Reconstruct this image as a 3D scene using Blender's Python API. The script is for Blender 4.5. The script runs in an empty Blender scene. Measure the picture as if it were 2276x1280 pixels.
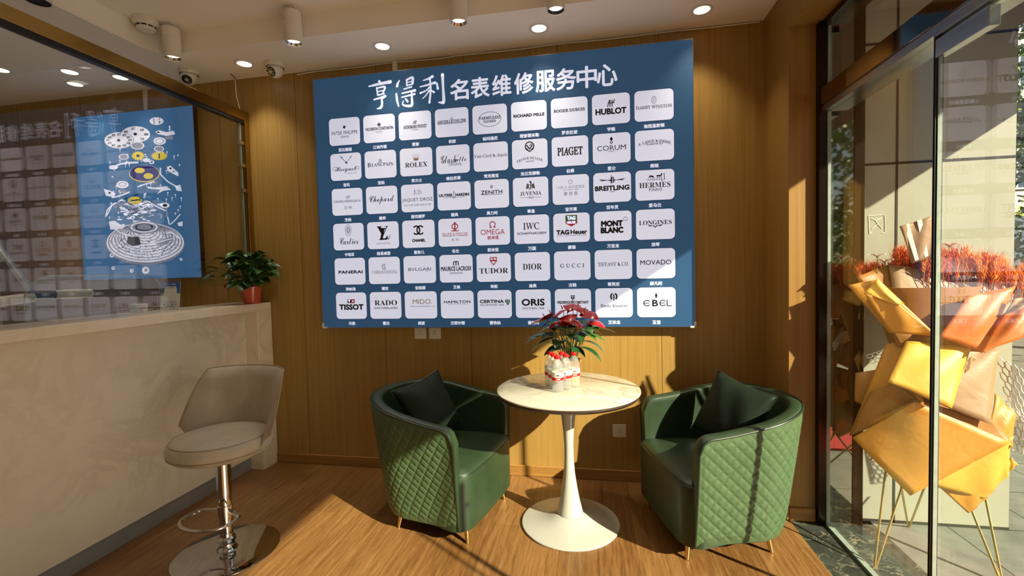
import bpy, bmesh, math, random
from mathutils import Vector, Matrix
PI = math.pi
random.seed(7)
S = bpy.context.scene
C = S.collection

# ------------------------------------------------------------------ camera
FPX = 1014.64
CAM_R = Vector((0.98412868, 0.17568715, -0.02499521))
CAM_U = Vector((0.01743257, 0.04445856, 0.99885912))
CAM_F = Vector((-0.17659796, 0.98344164, -0.04069027))
CAM_O = Vector((0, 0, 1.40))
cam = bpy.data.cameras.new('camera')
cam.sensor_width = 36.0
cam.lens = 36.0 * FPX / 2276.0
cam.clip_start = 0.02
cam_o = bpy.data.objects.new('camera', cam)
m = Matrix.Identity(4)
for i in range(3):
    m[i][0], m[i][1], m[i][2], m[i][3] = CAM_R[i], CAM_U[i], -CAM_F[i], CAM_O[i]
cam_o.matrix_world = m
C.objects.link(cam_o)
S.camera = cam_o

def at(px, py, axis, val):
    """the point of the plane (x, y or z = val) seen at a pixel of the photograph: used to read sizes off it"""
    d = CAM_R * ((px - 1138) / FPX) - CAM_U * ((py - 640) / FPX) + CAM_F
    return CAM_O + d * ((val - CAM_O[axis]) / d[axis])

# ------------------------------------------------------------------ sky, sun, exposure
S.view_settings.view_transform = 'Standard'
S.view_settings.look = 'None'
S.view_settings.gamma = 1
S.view_settings.use_curve_mapping = False
S.view_settings.exposure = 0.36
W = bpy.data.worlds.new('sky'); S.world = W; W.use_nodes = True
wn = W.node_tree.nodes; wl = W.node_tree.links
sky = wn.new('ShaderNodeTexSky'); sky.sky_type = 'NISHITA'
sky.sun_disc = False; sky.sun_elevation = math.radians(30); sky.sun_rotation = math.radians(120)
wl.new(sky.outputs[0], wn['Background'].inputs[0])
wn['Background'].inputs[1].default_value = 0.05
SUN_DIR = Vector((-1.0, 0.68, -0.668)).normalized()
sun = bpy.data.lights.new('sun', 'SUN'); sun.energy = 10.0; sun.color = (1.0, 0.90, 0.68); sun.angle = math.radians(0.6)
so = bpy.data.objects.new('sun', sun); so.rotation_euler = SUN_DIR.to_track_quat('-Z', 'Y').to_euler(); so.location = (6, -2, 8); C.objects.link(so)
LAMP_W = 1.3      # one ceiling downlight

# ------------------------------------------------------------------ materials
def srgb(r, g, b):
    f = lambda c: c / 12.92 if c <= 0.04045 else ((c + 0.055) / 1.055) ** 2.4
    return (f(r / 255), f(g / 255), f(b / 255), 1)

class Mat:
    def __init__(s, name):
        s.m = bpy.data.materials.new(name); s.m.use_nodes = True
        s.n = s.m.node_tree.nodes; s.l = s.m.node_tree.links
        s.b = s.n['Principled BSDF']; s.o = s.n['Material Output']
    def node(s, t, **k):
        x = s.n.new(t)
        for a, v in k.items(): setattr(x, a, v)
        return x
    def link(s, a, b): s.l.new(a, b)
    def coords(s, scale=(1, 1, 1), rot=(0, 0, 0), out='Object'):
        tc = s.node('ShaderNodeTexCoord'); mp = s.node('ShaderNodeMapping')
        mp.inputs['Scale'].default_value = scale; mp.inputs['Rotation'].default_value = rot
        s.link(tc.outputs[out], mp.inputs[0]); return mp.outputs[0]
    def noise(s, vec, scale, detail=4, rough=.55, dist=0):
        x = s.node('ShaderNodeTexNoise'); x.inputs['Scale'].default_value = scale; x.inputs['Detail'].default_value = detail
        x.inputs['Roughness'].default_value = rough; x.inputs['Distortion'].default_value = dist
        if vec is not None: s.link(vec, x.inputs['Vector'])
        return x.outputs['Fac']
    def ramp(s, fac, stops):
        x = s.node('ShaderNodeValToRGB'); e = x.color_ramp.elements
        while len(e) > 1: e.remove(e[-1])
        e[0].position, e[0].color = stops[0]
        for p, c in stops[1:]:
            q = e.new(p); q.color = c
        s.link(fac, x.inputs[0]); return x.outputs[0]
    def math(s, op, a, b=None, c=None):
        x = s.node('ShaderNodeMath', operation=op)
        for i, v in enumerate((a, b, c)):
            if v is None: continue
            if isinstance(v, (int, float)): x.inputs[i].default_value = v
            else: s.link(v, x.inputs[i])
        return x.outputs[0]
    def mix(s, fac, a, b, typ='MIX'):
        x = s.node('ShaderNodeMix', data_type='RGBA', blend_type=typ)
        for i, v in ((0, fac), (6, a), (7, b)):
            if isinstance(v, (int, float)): x.inputs[i].default_value = v
            elif isinstance(v, tuple): x.inputs[i].default_value = v
            else: s.link(v, x.inputs[i])
        return x.outputs[2]
    def bump(s, h, strength=.2, dist=.01):
        x = s.node('ShaderNodeBump'); x.inputs['Strength'].default_value = strength; x.inputs['Distance'].default_value = dist
        s.link(h, x.inputs['Height']); s.link(x.outputs[0], s.b.inputs['Normal'])
    def base(s, v):
        if isinstance(v, tuple): s.b.inputs['Base Color'].default_value = v
        else: s.link(v, s.b.inputs['Base Color'])
    def set(s, **k):
        for a, v in k.items(): s.b.inputs[a].default_value = v
        return s

def plain(name, col, rough=.5, metal=0, var=.08, scale=30, spec=.5, coat=0, sheen=0, emit=None, estr=0):
    """one colour with a fine procedural unevenness"""
    M = Mat(name)
    n = M.noise(M.coords(), scale)
    lo = tuple(max(0, c * (1 - var)) for c in col[:3]) + (1,); hi = tuple(min(1, c * (1 + var)) for c in col[:3]) + (1,)
    M.base(M.ramp(n, [(.3, lo), (.7, hi)]))
    M.set(Roughness=rough, Metallic=metal)
    M.b.inputs['Specular IOR Level'].default_value = spec
    M.b.inputs['Coat Weight'].default_value = coat
    M.b.inputs['Sheen Weight'].default_value = sheen
    if emit: M.b.inputs['Emission Color'].default_value = emit; M.b.inputs['Emission Strength'].default_value = estr
    return M.m

def wood_panel(name, dark, light, grooves=True, axis=2):
    M = Mat(name)
    sc = {2: (60, 60, 1.2), 0: (1.5, 60, 60), 1: (60, 1.5, 60)}[axis]
    v = M.coords(sc); n1 = M.noise(v, 1.0, 5, .6); n2 = M.noise(v, 3.0, 3, .6)
    f = M.math('ADD', M.math('MULTIPLY', n1, .7), M.math('MULTIPLY', n2, .3))
    col = M.ramp(f, [(.32, dark), (.68, light)])
    if grooves:
        tc = M.node('ShaderNodeTexCoord'); sx = M.node('ShaderNodeSeparateXYZ'); M.link(tc.outputs['Object'], sx.inputs[0])
        p = M.math('PINGPONG', M.math('ADD', sx.outputs[0], 5.0 * .6275 - .42), .6275 / 2)
        g = M.math('LESS_THAN', p, .0022)
        col = M.mix(g, col, tuple(c * .35 for c in dark[:3]) + (1,))
    M.base(col); M.set(Roughness=.42)
    M.bump(n2, .12, .004)
    return M.m

def marble(name, base, vein, scale=2.2, rough=.12, veins=(.47, .5, .53), amount=1.0, detail=8):
    M = Mat(name); v = M.coords()
    n = M.noise(v, scale, detail, .6, 1.6); k = M.noise(v, scale * .35, 4, .5)
    f = M.math('MULTIPLY', M.ramp(n, [(veins[0], (0, 0, 0, 1)), (veins[1], (1, 1, 1, 1)), (veins[2], (0, 0, 0, 1))]), M.math('MULTIPLY', M.ramp(k, [(.42, (0, 0, 0, 1)), (.62, (1, 1, 1, 1))]), amount))
    M.base(M.mix(f, base, vein)); M.set(Roughness=rough); return M.m

def glass_pane(name, tint=(.96, .98, .97, 1), rough=0.0, boost=1.0):
    """thin window glass: lets light through straight, reflects by angle (Schlick)"""
    M = Mat(name); M.n.remove(M.b)
    g = M.node('ShaderNodeNewGeometry'); d = M.node('ShaderNodeVectorMath', operation='DOT_PRODUCT')
    M.link(g.outputs['Incoming'], d.inputs[0]); M.link(g.outputs['Normal'], d.inputs[1])
    c = M.math('ABSOLUTE', d.outputs['Value'])
    f = M.math('MULTIPLY_ADD', M.math('POWER', M.math('SUBTRACT', 1.0, c), 5.0), .96, .042 * boost)
    t = M.node('ShaderNodeBsdfTransparent'); t.inputs[0].default_value = tint
    r = M.node('ShaderNodeBsdfGlossy'); r.inputs['Roughness'].default_value = rough; r.inputs['Color'].default_value = (1, 1, 1, 1)
    x = M.node('ShaderNodeMixShader'); M.link(f, x.inputs[0]); M.link(t.outputs[0], x.inputs[1]); M.link(r.outputs[0], x.inputs[2])
    M.link(x.outputs[0], M.o.inputs[0]); return M.m

def leather(name, col, rough=.42):
    M = Mat(name); v = M.coords()
    n = M.noise(v, 9, 3); w = M.node('ShaderNodeTexVoronoi'); w.inputs['Scale'].default_value = 420; M.link(v, w.inputs['Vector'])
    M.base(M.ramp(n, [(.3, tuple(c * .85 for c in col[:3]) + (1,)), (.7, tuple(c * 1.12 for c in col[:3]) + (1,))]))
    M.set(Roughness=rough); M.bump(w.outputs['Distance'], .12, .002); return M.m

def floor_wood():
    M = Mat('oak plank floor'); tc = M.node('ShaderNodeTexCoord')
    br = M.node('ShaderNodeTexBrick'); mp = M.node('ShaderNodeMapping')
    mp.inputs['Rotation'].default_value = (0, 0, math.radians(90)); M.link(tc.outputs['Object'], mp.inputs[0])
    M.link(mp.outputs[0], br.inputs['Vector'])
    br.inputs['Scale'].default_value = 1; br.inputs['Brick Width'].default_value = 1.2; br.inputs['Row Height'].default_value = .19
    br.inputs['Mortar Size'].default_value = .0012; br.inputs['Bias'].default_value = 0
    br.inputs['Color1'].default_value = (.1, .1, .1, 1); br.inputs['Color2'].default_value = (.9, .9, .9, 1); br.inputs['Mortar'].default_value = (.4, .4, .4, 1)
    v = M.coords((34, 1.5, 1)); n1 = M.noise(v, 1.8, 7, .66, .5); n2 = M.noise(M.coords((170, 7, 1)), 2, 4, .7)
    f = M.math('ADD', M.math('MULTIPLY', n1, .6), M.math('MULTIPLY', n2, .4))
    f = M.math('ADD', f, M.math('MULTIPLY', M.math('SUBTRACT', br.outputs['Color'], .5), .12))
    col = M.ramp(f, [(.30, srgb(84, 52, 25)), (.48, srgb(130, 91, 49)), (.70, srgb(166, 126, 78))])
    col = M.mix(M.math('MULTIPLY', br.outputs['Fac'], .55), col, srgb(84, 54, 28))
    M.base(col); M.set(Roughness=.36); M.bump(n2, .1, .003); return M.m

M_wall = wood_panel('ochre wood grain wall panel', srgb(152, 117, 56), srgb(176, 140, 75))
M_wallr = wood_panel('ochre wood grain column panel', srgb(142, 104, 48), srgb(164, 124, 62), grooves=False)
M_base = wood_panel('warm wood skirting', srgb(140, 98, 46), srgb(170, 126, 66), grooves=False, axis=0)
M_floor = floor_wood()
M_ceil = plain('matt cream ceiling paint', srgb(250, 243, 231), .9, var=.015, scale=3)
M_front = plain('matt beige wall paint', srgb(196, 178, 150), .9, var=.03, scale=3)
def cracked_marble():
    M = Mat('black marble with gold white veins'); v = M.coords()
    nz = M.node('ShaderNodeTexNoise'); nz.inputs['Scale'].default_value = 6; nz.inputs['Detail'].default_value = 8; nz.inputs['Roughness'].default_value = .7; M.link(v, nz.inputs['Vector'])
    va = M.node('ShaderNodeVectorMath', operation='MULTIPLY_ADD'); M.link(nz.outputs['Color'], va.inputs[0]); va.inputs[1].default_value = (.22, .22, .22); M.link(v, va.inputs[2])
    f = None
    for sc, w in ((5.0, .016), (13.0, .030)):
        x = M.node('ShaderNodeTexVoronoi', feature='DISTANCE_TO_EDGE'); x.inputs['Scale'].default_value = sc; M.link(va.outputs[0], x.inputs['Vector'])
        k = M.ramp(x.outputs['Distance'], [(0, (1, 1, 1, 1)), (w, (0, 0, 0, 1))]); k = M.math('MULTIPLY', k, M.ramp(M.noise(v, 3.3 + sc * .2, 4), [(.46, (0, 0, 0, 1)), (.62, (1, 1, 1, 1))]))
        f = k if f is None else M.math('MAXIMUM', f, k)
    M.base(M.mix(f, M.ramp(M.noise(v, 9, 6), [(.3, srgb(44, 47, 43)), (.7, srgb(74, 78, 70))]), srgb(196, 188, 156))); M.set(Roughness=.16); return M.m
M_dkmarble = cracked_marble()
M_counter = marble('cream marble slab', srgb(238, 228, 206), srgb(196, 182, 156), 2.6, .22, (.42, .5, .58), .35)
M_slab = marble('pale cream stone edge', srgb(240, 228, 204), srgb(198, 180, 150), 1.4, .2, (.44, .5, .56), .4)
M_kick = plain('grey brushed skirting metal', srgb(150, 154, 152), .4, .2, .1, 6)
M_glass = glass_pane('clear storefront glass', (.97, .985, .975, 1), boost=1.4)
M_glassp = glass_pane('clear partition glass', (.95, .96, .95, 1), boost=1.5)
M_glassedge = plain('green glass edge', srgb(148, 160, 148), .12, .0, .1, 20)
M_brass = plain('polished brass', srgb(176, 150, 92), .2, 1.0, .06, 12)
M_brass2 = plain('satin brass leg', srgb(214, 186, 124), .28, 1.0, .06, 12)
M_chrome = plain('polished chrome', srgb(205, 205, 205), .05, 1.0, .02, 12)
M_steel = plain('brushed steel', srgb(170, 172, 172), .28, 1.0, .05, 40)
M_black = plain('black plastic', srgb(22, 22, 22), .4)
M_darkmetal = plain('dark bronze metal', srgb(58, 46, 36), .2, .85, .06, 10)
M_beam = plain('polished bronze mirror metal', srgb(150, 132, 116), .06, 1.0, .03, 8)
M_mirror = plain('dark tinted mirror glass', srgb(176, 172, 160), .03, 1.0, .02, 5)
M_white = plain('white satin enamel', srgb(190, 189, 178), .16, 0, .02, 10, coat=.3)
M_whitep = plain('white plastic', srgb(228, 222, 210), .4, 0, .02, 10)
M_tabletop = marble('glossy white marble tabletop', srgb(200, 195, 176), srgb(136, 120, 90), 2.2, .06, (.45, .5, .55), .8)
M_rim = plain('dark tabletop edge', srgb(58, 42, 38), .35)
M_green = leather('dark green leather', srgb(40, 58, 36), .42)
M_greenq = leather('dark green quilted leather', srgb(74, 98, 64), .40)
M_greenp = leather('green piping', srgb(34, 50, 34), .35)
M_pillow = plain('dark green satin cloth', srgb(20, 32, 19), .65, 0, .12, 60, spec=.25)
M_taupe = leather('taupe grey leather', srgb(184, 175, 158), .5)
M_taupep = leather('taupe seam piping', srgb(160, 148, 126), .5)
M_stone = marble('cream polished facade stone', srgb(164, 164, 146), srgb(146, 145, 128), .9, .3, (.40, .5, .60), .4)
M_stonel = plain('pale stone mark', srgb(216, 214, 200), .5)
M_joint = plain('dark joint sealant', srgb(44, 36, 28), .8)
M_pave = None
def paving():
    M = Mat('grey granite paving'); br = M.node('ShaderNodeTexBrick'); v = M.coords()
    M.link(v, br.inputs['Vector']); br.inputs['Scale'].default_value = 1; br.inputs['Brick Width'].default_value = .9; br.inputs['Row Height'].default_value = .45
    br.inputs['Mortar Size'].default_value = .004
    n = M.noise(v, 6, 8, .7); n2 = M.noise(v, 1.2, 4)
    c = M.ramp(M.math('ADD', M.math('MULTIPLY', n, .6), M.math('MULTIPLY', n2, .4)), [(.3, srgb(96, 98, 92)), (.7, srgb(146, 146, 136))])
    M.base(M.mix(br.outputs['Fac'], c, srgb(60, 60, 56))); M.set(Roughness=.7); M.bump(n, .2, .01); return M.m
M_pave = paving()
M_redmat = plain('red carpet mat', srgb(196, 36, 36), .9, 0, .25, 90)
M_soffit = plain('brown stone soffit', srgb(92, 70, 52), .6, 0, .1, 4)
M_leaf = plain('glossy dark green leaf', srgb(40, 78, 34), .32, 0, .3, 14)
M_leaf2 = plain('mid green leaf', srgb(66, 106, 40), .34, 0, .3, 14)
M_stem = plain('green plant stem', srgb(96, 122, 56), .5)
M_red = plain('glossy red spathe', srgb(176, 24, 22), .22, 0, .15, 20)
M_spad = plain('red yellow spadix', srgb(196, 104, 58), .6)
M_terra = plain('terracotta red plastic pot', srgb(196, 84, 60), .3, 0, .05, 10)
M_pot2 = plain('orange glazed pot', srgb(208, 138, 60), .3, 0, .12, 12)
M_soil = plain('dark soil', srgb(44, 32, 22), .95, 0, .4, 60)
M_cap = plain('red bottle cap', srgb(206, 24, 26), .35)
M_capw = plain('red label band', srgb(196, 28, 30), .4)
M_label = plain('white bottle label', srgb(226, 220, 206), .45)
M_ink = plain('dark printing ink', srgb(58, 56, 54), .6)

def light_print(name, col, estr, rough=.35):
    """print on the front of a lit light box"""
    M = Mat(name); n = M.noise(M.coords(), 1.1, 2)
    c2 = tuple(c * .9 for c in col[:3]) + (1,)
    x = M.ramp(n, [(.3, c2), (.7, col)])
    M.base(x); M.link(x, M.b.inputs['Emission Color']); M.set(Roughness=rough); M.b.inputs['Emission Strength'].default_value = estr
    return M.m
M_blue = light_print('blue lit print', srgb(38, 73, 106), .56)
M_blue2 = light_print('paler blue lit print', srgb(54, 96, 140), .62)
M_navy = light_print('navy lit outline', srgb(22, 48, 78), .5)
M_tile = light_print('white lit print', srgb(208, 214, 236), .56)
M_head = light_print('white lit lettering', srgb(214, 219, 240), .62)
M_ltink = plain('black print', srgb(28, 28, 32), .4)
M_greyink = plain('grey print', srgb(120, 120, 124), .4)
M_redink = light_print('red print', srgb(168, 30, 40), .3)
M_goldink = light_print('gold print', srgb(150, 116, 60), .3)
M_grnink = light_print('green print', srgb(52, 96, 48), .3)
M_lav = light_print('pale silver print', srgb(206, 208, 228), .6)
M_lgrey = light_print('grey silver print', srgb(128, 130, 150), .5)
M_gold = light_print('yellow gold print', srgb(206, 186, 70), .5)
M_indigo = light_print('indigo dial print', srgb(34, 30, 110), .5)

def emitter(name, col, st):
    M = Mat(name); M.n.remove(M.b); e = M.node('ShaderNodeEmission'); e.inputs[0].default_value = col; e.inputs[1].default_value = st
    M.link(e.outputs[0], M.o.inputs[0]); return M.m
M_warm = emitter('warm lamp diffuser', (1, .93, .68, 1), 1.5)
M_cool = emitter('cool lamp diffuser', (1, .98, .95, 1), 3.0)

# ------------------------------------------------------------------ mesh helpers
def bm_new(): return bmesh.new()

def obj(name, bm, mat, parent=None, smooth=True, kind=None, bevel=0, angle=35):
    me = bpy.data.meshes.new(name)
    bmesh.ops.recalc_face_normals(bm, faces=bm.faces[:]) 
    bm.to_mesh(me); bm.free()
    for mm in (mat if isinstance(mat, (list, tuple)) else [mat]): me.materials.append(mm)
    o = bpy.data.objects.new(name, me); C.objects.link(o)
    if parent: o.parent = parent
    if smooth:
        me.shade_smooth()
        try: me.set_sharp_from_angle(angle=math.radians(angle))
        except Exception: pass
    if bevel:
        b = o.modifiers.new('bevel', 'BEVEL'); b.width = bevel; b.segments = 3; b.limit_method = 'ANGLE'
    if kind: o['kind'] = kind
    return o

def thing(name, label, cat, loc=(0, 0, 0), rz=0, group=None):
    o = bpy.data.objects.new(name, None); C.objects.link(o); o.empty_display_size = .05
    o.location = loc; o.rotation_euler = (0, 0, rz); return tag(o, label, cat, group)

def tag(o, label, cat, group=None):
    o['label'] = label; o['category'] = cat
    if group: o['group'] = group
    return o

def struct(name, bm, mat, **k): return obj(name, bm, mat, kind='structure', **k)

def dup(root, loc, label, rz=None):
    r = root.copy(); C.objects.link(r); r.location = loc; r['label'] = label
    if rz is not None: r.rotation_euler = (0, 0, rz)
    for ch in list(root.children):
        c = ch.copy(); C.objects.link(c); c.parent = r
        for g in ch.children:
            d = g.copy(); C.objects.link(d); d.parent = c
    return r

def box(bm, x0, x1, y0, y1, z0, z1, mi=0):
    v = [bm.verts.new(p) for p in ((x0, y0, z0), (x1, y0, z0), (x1, y1, z0), (x0, y1, z0), (x0, y0, z1), (x1, y0, z1), (x1, y1, z1), (x0, y1, z1))]
    for f in ((3, 2, 1, 0), (4, 5, 6, 7), (0, 1, 5, 4), (1, 2, 6, 5), (2, 3, 7, 6), (3, 0, 4, 7)):
        q = bm.faces.new([v[i] for i in f]); q.material_index = mi
    return v

def lathe(bm, prof, seg=48, c=(0, 0, 0), mi=0, cap=True, M=None):
    rings = []
    for r, z in prof:
        ring = []
        for k in range(seg):
            a = 2 * PI * k / seg; p = Vector((r * math.cos(a), r * math.sin(a), z))
            if M: p = M @ p
            ring.append(bm.verts.new(p + Vector(c)))
        rings.append(ring)
    for a, b in zip(rings, rings[1:]):
        for k in range(seg):
            f = bm.faces.new((a[k], a[(k + 1) % seg], b[(k + 1) % seg], b[k])); f.material_index = mi
    if cap:
        if prof[0][0] > 1e-5: bm.faces.new(rings[0][::-1]).material_index = mi
        if prof[-1][0] > 1e-5: bm.faces.new(rings[-1]).material_index = mi

def frame_of(t):
    t = t.normalized(); a = Vector((0, 0, 1)) if abs(t.z) < .9 else Vector((1, 0, 0))
    u = t.cross(a).normalized(); return u, t.cross(u).normalized()

def tube(bm, pts, r, seg=10, mi=0, closed=False):
    pts = [Vector(p) for p in pts]; n = len(pts); rings = []; u = None
    for i, p in enumerate(pts):
        if closed: t = pts[(i + 1) % n] - pts[i - 1]
        else: t = pts[min(i + 1, n - 1)] - pts[max(i - 1, 0)]
        t = t.normalized() if t.length > 1e-9 else Vector((0, 0, 1))
        if u is None: u, v = frame_of(t)
        else:
            u = (u - t * u.dot(t)); u = u.normalized() if u.length > 1e-6 else frame_of(t)[0]
            v = t.cross(u)
        rr = r[i] if isinstance(r, (list, tuple)) else r
        rings.append([bm.verts.new(p + (u * math.cos(2 * PI * k / seg) + v * math.sin(2 * PI * k / seg)) * rr) for k in range(seg)])
    R = rings + ([rings[0]] if closed else [])
    for a, b in zip(R, R[1:]):
        for k in range(seg):
            f = bm.faces.new((a[k], a[(k + 1) % seg], b[(k + 1) % seg], b[k])); f.material_index = mi
    if not closed:
        bm.faces.new(rings[0][::-1]).material_index = mi; bm.faces.new(rings[-1]).material_index = mi

def grid(bm, P, mi=0, wrap=False):
    """P[i][j] points -> quads"""
    V = [[bm.verts.new(p) for p in row] for row in P]
    for i in range(len(V) - 1):
        m_ = len(V[i]); rng = m_ if wrap else m_ - 1
        for j in range(rng):
            f = bm.faces.new((V[i][j], V[i][(j + 1) % m_], V[i + 1][(j + 1) % m_], V[i + 1][j])); f.material_index = mi
    return V

def catmull(pts, n=8, closed=False):
    pts = [Vector(p) for p in pts]; out = []; L = len(pts)
    for i in range(L if closed else L - 1):
        g = (lambda k: pts[k % L]) if closed else (lambda k: pts[max(0, min(L - 1, k))])
        p0, p1, p2, p3 = g(i - 1), g(i), g(i + 1), g(i + 2)
        for k in range(n):
            t = k / n
            out.append(.5 * ((2 * p1) + (p2 - p0) * t + (2 * p0 - 5 * p1 + 4 * p2 - p3) * t * t + (3 * p1 - p0 - 3 * p2 + p3) * t ** 3))
    if not closed: out.append(pts[-1])
    return out

def lamp(name, loc, power, color, size=.08, spot=None, d=(0, 0, -1)):
    if spot:
        l = bpy.data.lights.new(name, 'SPOT'); l.spot_size = math.radians(spot); l.spot_blend = .6; l.shadow_soft_size = .03
    else:
        l = bpy.data.lights.new(name, 'AREA'); l.shape = 'DISK'; l.size = size; l.spread = math.radians(84)
    l.energy = power; l.color = color
    o = bpy.data.objects.new(name, l); o.location = loc; o.rotation_euler = Vector(d).to_track_quat('-Z', 'Y').to_euler(); C.objects.link(o); return o

# ------------------------------------------------------------------ room shell
YB = 3.013; ZS = 2.845; ZC = 2.983; YF = -1.6; XL = -4.9; XG = 1.2
b = bm_new(); box(b, XL, 1.025, YF, YB, -.12, 0); struct('floor', b, M_floor, smooth=False)
b = bm_new(); box(b, 1.0255, 1.44, YF, 2.66, -.12, 0.0); struct('floor_threshold', b, M_dkmarble, smooth=False)
b = bm_new(); box(b, XL, 1.022, YB, YB + .12, 0, 3.1); struct('wall_back', b, M_wall, smooth=False)
b = bm_new(); box(b, 1.022, 1.155, 2.655, YB + .12, 0, 3.1); struct('wall_right', b, M_wallr, smooth=False, bevel=.003)
b = bm_new(); box(b, XL - .1, XL, YF, YB + .12, 0, 3.1); struct('wall_left', b, M_front, smooth=False)
b = bm_new(); box(b, XL, 1.2, YF - .1, YF, 0, 3.1); struct('wall_front', b, M_front, smooth=False)
# ceiling: a raised field inside a dropped border, with a rounded corner
def rounded_field(x0, x1, y0, y1, r, n=8):
    P = []
    for cx, cy, a0 in ((x1 - .02, y0 + .02, -90), (x1 - .02, y1 - .02, 0), (x0 + r, y1 - r, 90), (x0 + .02, y0 + .02, 180)):
        rr = r if (cx < x0 + r + .001 and cy > y0 + 1) else .02
        for k in range(n + 1):
            a = math.radians(a0 + 90 * k / n); P.append((cx + rr * math.cos(a), cy + rr * math.sin(a)))
    return P
FIELD = rounded_field(-2.76, .86, -1.3, 2.583, .13)
b = bm_new(); box(b, XL, 1.022, YF, YB, ZC, 3.1); struct('ceiling', b, M_ceil, smooth=False)
b = bm_new()
lo_in = [b.verts.new((x, y, ZS)) for x, y in FIELD]; hi_in = [b.verts.new((x, y, ZC)) for x, y in FIELD]
n_ = len(FIELD)
for i in range(n_):
    b.faces.new((lo_in[i], lo_in[(i + 1) % n_], hi_in[(i + 1) % n_], hi_in[i]))
outer = [b.verts.new(p) for p in ((XL, YF, ZS), (1.022, YF, ZS), (1.022, YB, ZS), (XL, YB, ZS))]
oe = [b.edges.new((outer[i], outer[(i + 1) % 4])) for i in range(4)]
ie = [b.edges.get((lo_in[i], lo_in[(i + 1) % n_])) for i in range(n_)]
bmesh.ops.triangle_fill(b, edges=oe + ie, use_beauty=True)
struct('ceiling_border', b, M_ceil, smooth=False)
# wooden header over the shop front and its bronze frame
b = bm_new(); box(b, 1.022, 1.30, 1.50, 2.655, 2.625, 3.1); box(b, 1.022, 1.30, YF, 1.50, 2.84, 3.1); struct('trim_1', b, M_wallr, smooth=False)
b = bm_new(); box(b, 1.155, 1.19, 2.62, 2.66, 0, 2.625); struct('trim_2', b, M_darkmetal, smooth=False)       # jamb
b = bm_new(); box(b, 1.17, 1.285, 1.50, 2.62, 2.595, 2.625); struct('trim_3', b, M_darkmetal, smooth=False)
b = bm_new(); box(b, 1.158, 1.285, YF, 2.62, 2.196, 2.285); struct('trim_4', b, M_beam, smooth=False, bevel=.004)     # transom
b = bm_new(); box(b, 1.165, 1.285, YF, 2.62, 2.165, 2.196); struct('trim_5', b, M_steel, smooth=False)
# baseboards
def baseboard(name, x0, x1, y0, y1):
    b = bm_new(); box(b, x0, x1, y0, y1, 0, .073); o = struct(name, b, M_base, smooth=False, bevel=.005); return o
baseboard('baseboard_back', -2.36, 1.020, YB - .014, YB)
baseboard('baseboard_right', 1.008, 1.021, 2.645, YB - .0145)
baseboard('baseboard_column', 1.0215, 1.153, 2.643, 2.6545)

# storefront glazing
def pane(name, y0, y1, z0, z1, x=XG, t=.012, gaps=()):
    b = bm_new(); box(b, x - t / 2, x + t / 2, y0, y1, z0, z1)
    o = struct(name, b, M_glass, smooth=False)
    e = bm_new(); box(e, x - t / 2 - .0005, x + t / 2 + .0005, y0 - .0005, y0 + .0015, z0, z1); box(e, x - t / 2 - .0005, x + t / 2 + .0005, y1 - .0015, y1 + .0005, z0, z1)
    obj('glass_edge', e, M_glassedge, o, smooth=False)
    return o
pane('window_1', 1.872, 2.618, .012, 2.165)
pane('window_2', 1.50, 2.618, 2.285, 2.595)
pane('window_5', YF + .02, 1.498, 2.285, 2.838)
pane('window_3', YF + .02, .80, .012, 2.165)
d1 = pane('door_1', .815, 1.858, .02, 2.155)
b = bm_new(); box(b, XG - .016, XG + .016, 1.640, 1.860, 2.098, 2.160); obj('patch_fitting', b, M_steel, d1, smooth=False, bevel=.002)
b = bm_new(); box(b, XG - .016, XG + .016, 1.640, 1.860, .005, .075); obj('patch_fitting', b, M_steel, d1, smooth=False, bevel=.002)
b = bm_new(); tube(b, [(XG - .05, .92, .75), (XG - .05, .92, 1.55)], .014, 12); tube(b, [(XG - .05, .92, .85), (XG + .0, .92, .85)], .008, 8); tube(b, [(XG - .05, .92, 1.45), (XG, .92, 1.45)], .008, 8); obj('pull_handle', b, M_chrome, d1)
b = bm_new(); box(b, XG - .013, XG + .011, 1.8595, 1.8625, .012, 2.165); box(b, XG - .013, XG + .011, 1.8680, 1.8705, .012, 2.165); struct('trim_6', b, M_black, smooth=False)       # dark seal at the door edge
b = bm_new(); box(b, XG - .012, XG + .012, 1.872, 2.618, 0, .012); struct('trim_7', b, M_glassedge, smooth=False)
b = bm_new(); box(b, XG - .009, XG + .009, 2.618, 2.634, 0, 2.6); struct('trim_8', b, M_steel, smooth=False)

# ------------------------------------------------------------------ street side
b = bm_new(); box(b, 1.4405, 14, -6, 16, -.12, -.002); struct('pavement', b, M_pave, smooth=False)
b = bm_new(); box(b, 1.192, 1.336, 2.662, 2.676, .0, 2.9); struct('window_4', b, M_mirror, smooth=False)
b = bm_new(); box(b, 1.336, 1.382, 2.655, 2.73, .0, 2.9); struct('trim_9', b, M_darkmetal, smooth=False)
b = bm_new(); box(b, 1.3822, 2.075, 2.70, 3.6, -.002, 3.1); box(b, 1.192, 1.3822, 2.74, 3.6, -.002, 3.1)
col_o = struct('wall_facade_column', b, M_stone, smooth=False)
b = bm_new()
box(b, 1.548, 1.558, 2.6975, 2.71, 0, 3.1)
for z in (.0, 1.893, 2.507):
    box(b, 1.3825, 2.0755, 2.6975, 2.71, z, z + .012)
obj('joint', b, M_joint, col_o, smooth=False)
b = bm_new()                                            # faint square mark stuck on the stone
def cq(px_, py_): q = at(px_, py_, 1, 2.6995); return (q.x, 2.6995, q.z)
for pts in (((1930, 480), (1966, 478), (1967, 516)), ((1930, 480), (1932, 520)), ((1932, 520), (1938, 516)), ((1967, 516), (1960, 518)), ((1936, 486), (1948, 490), (1960, 484)), ((1938, 508), (1950, 498), (1960, 508)), ((1944, 488), (1954, 502))):
    tube(b, [cq(*p) for p in pts], .0022, 6)
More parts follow.
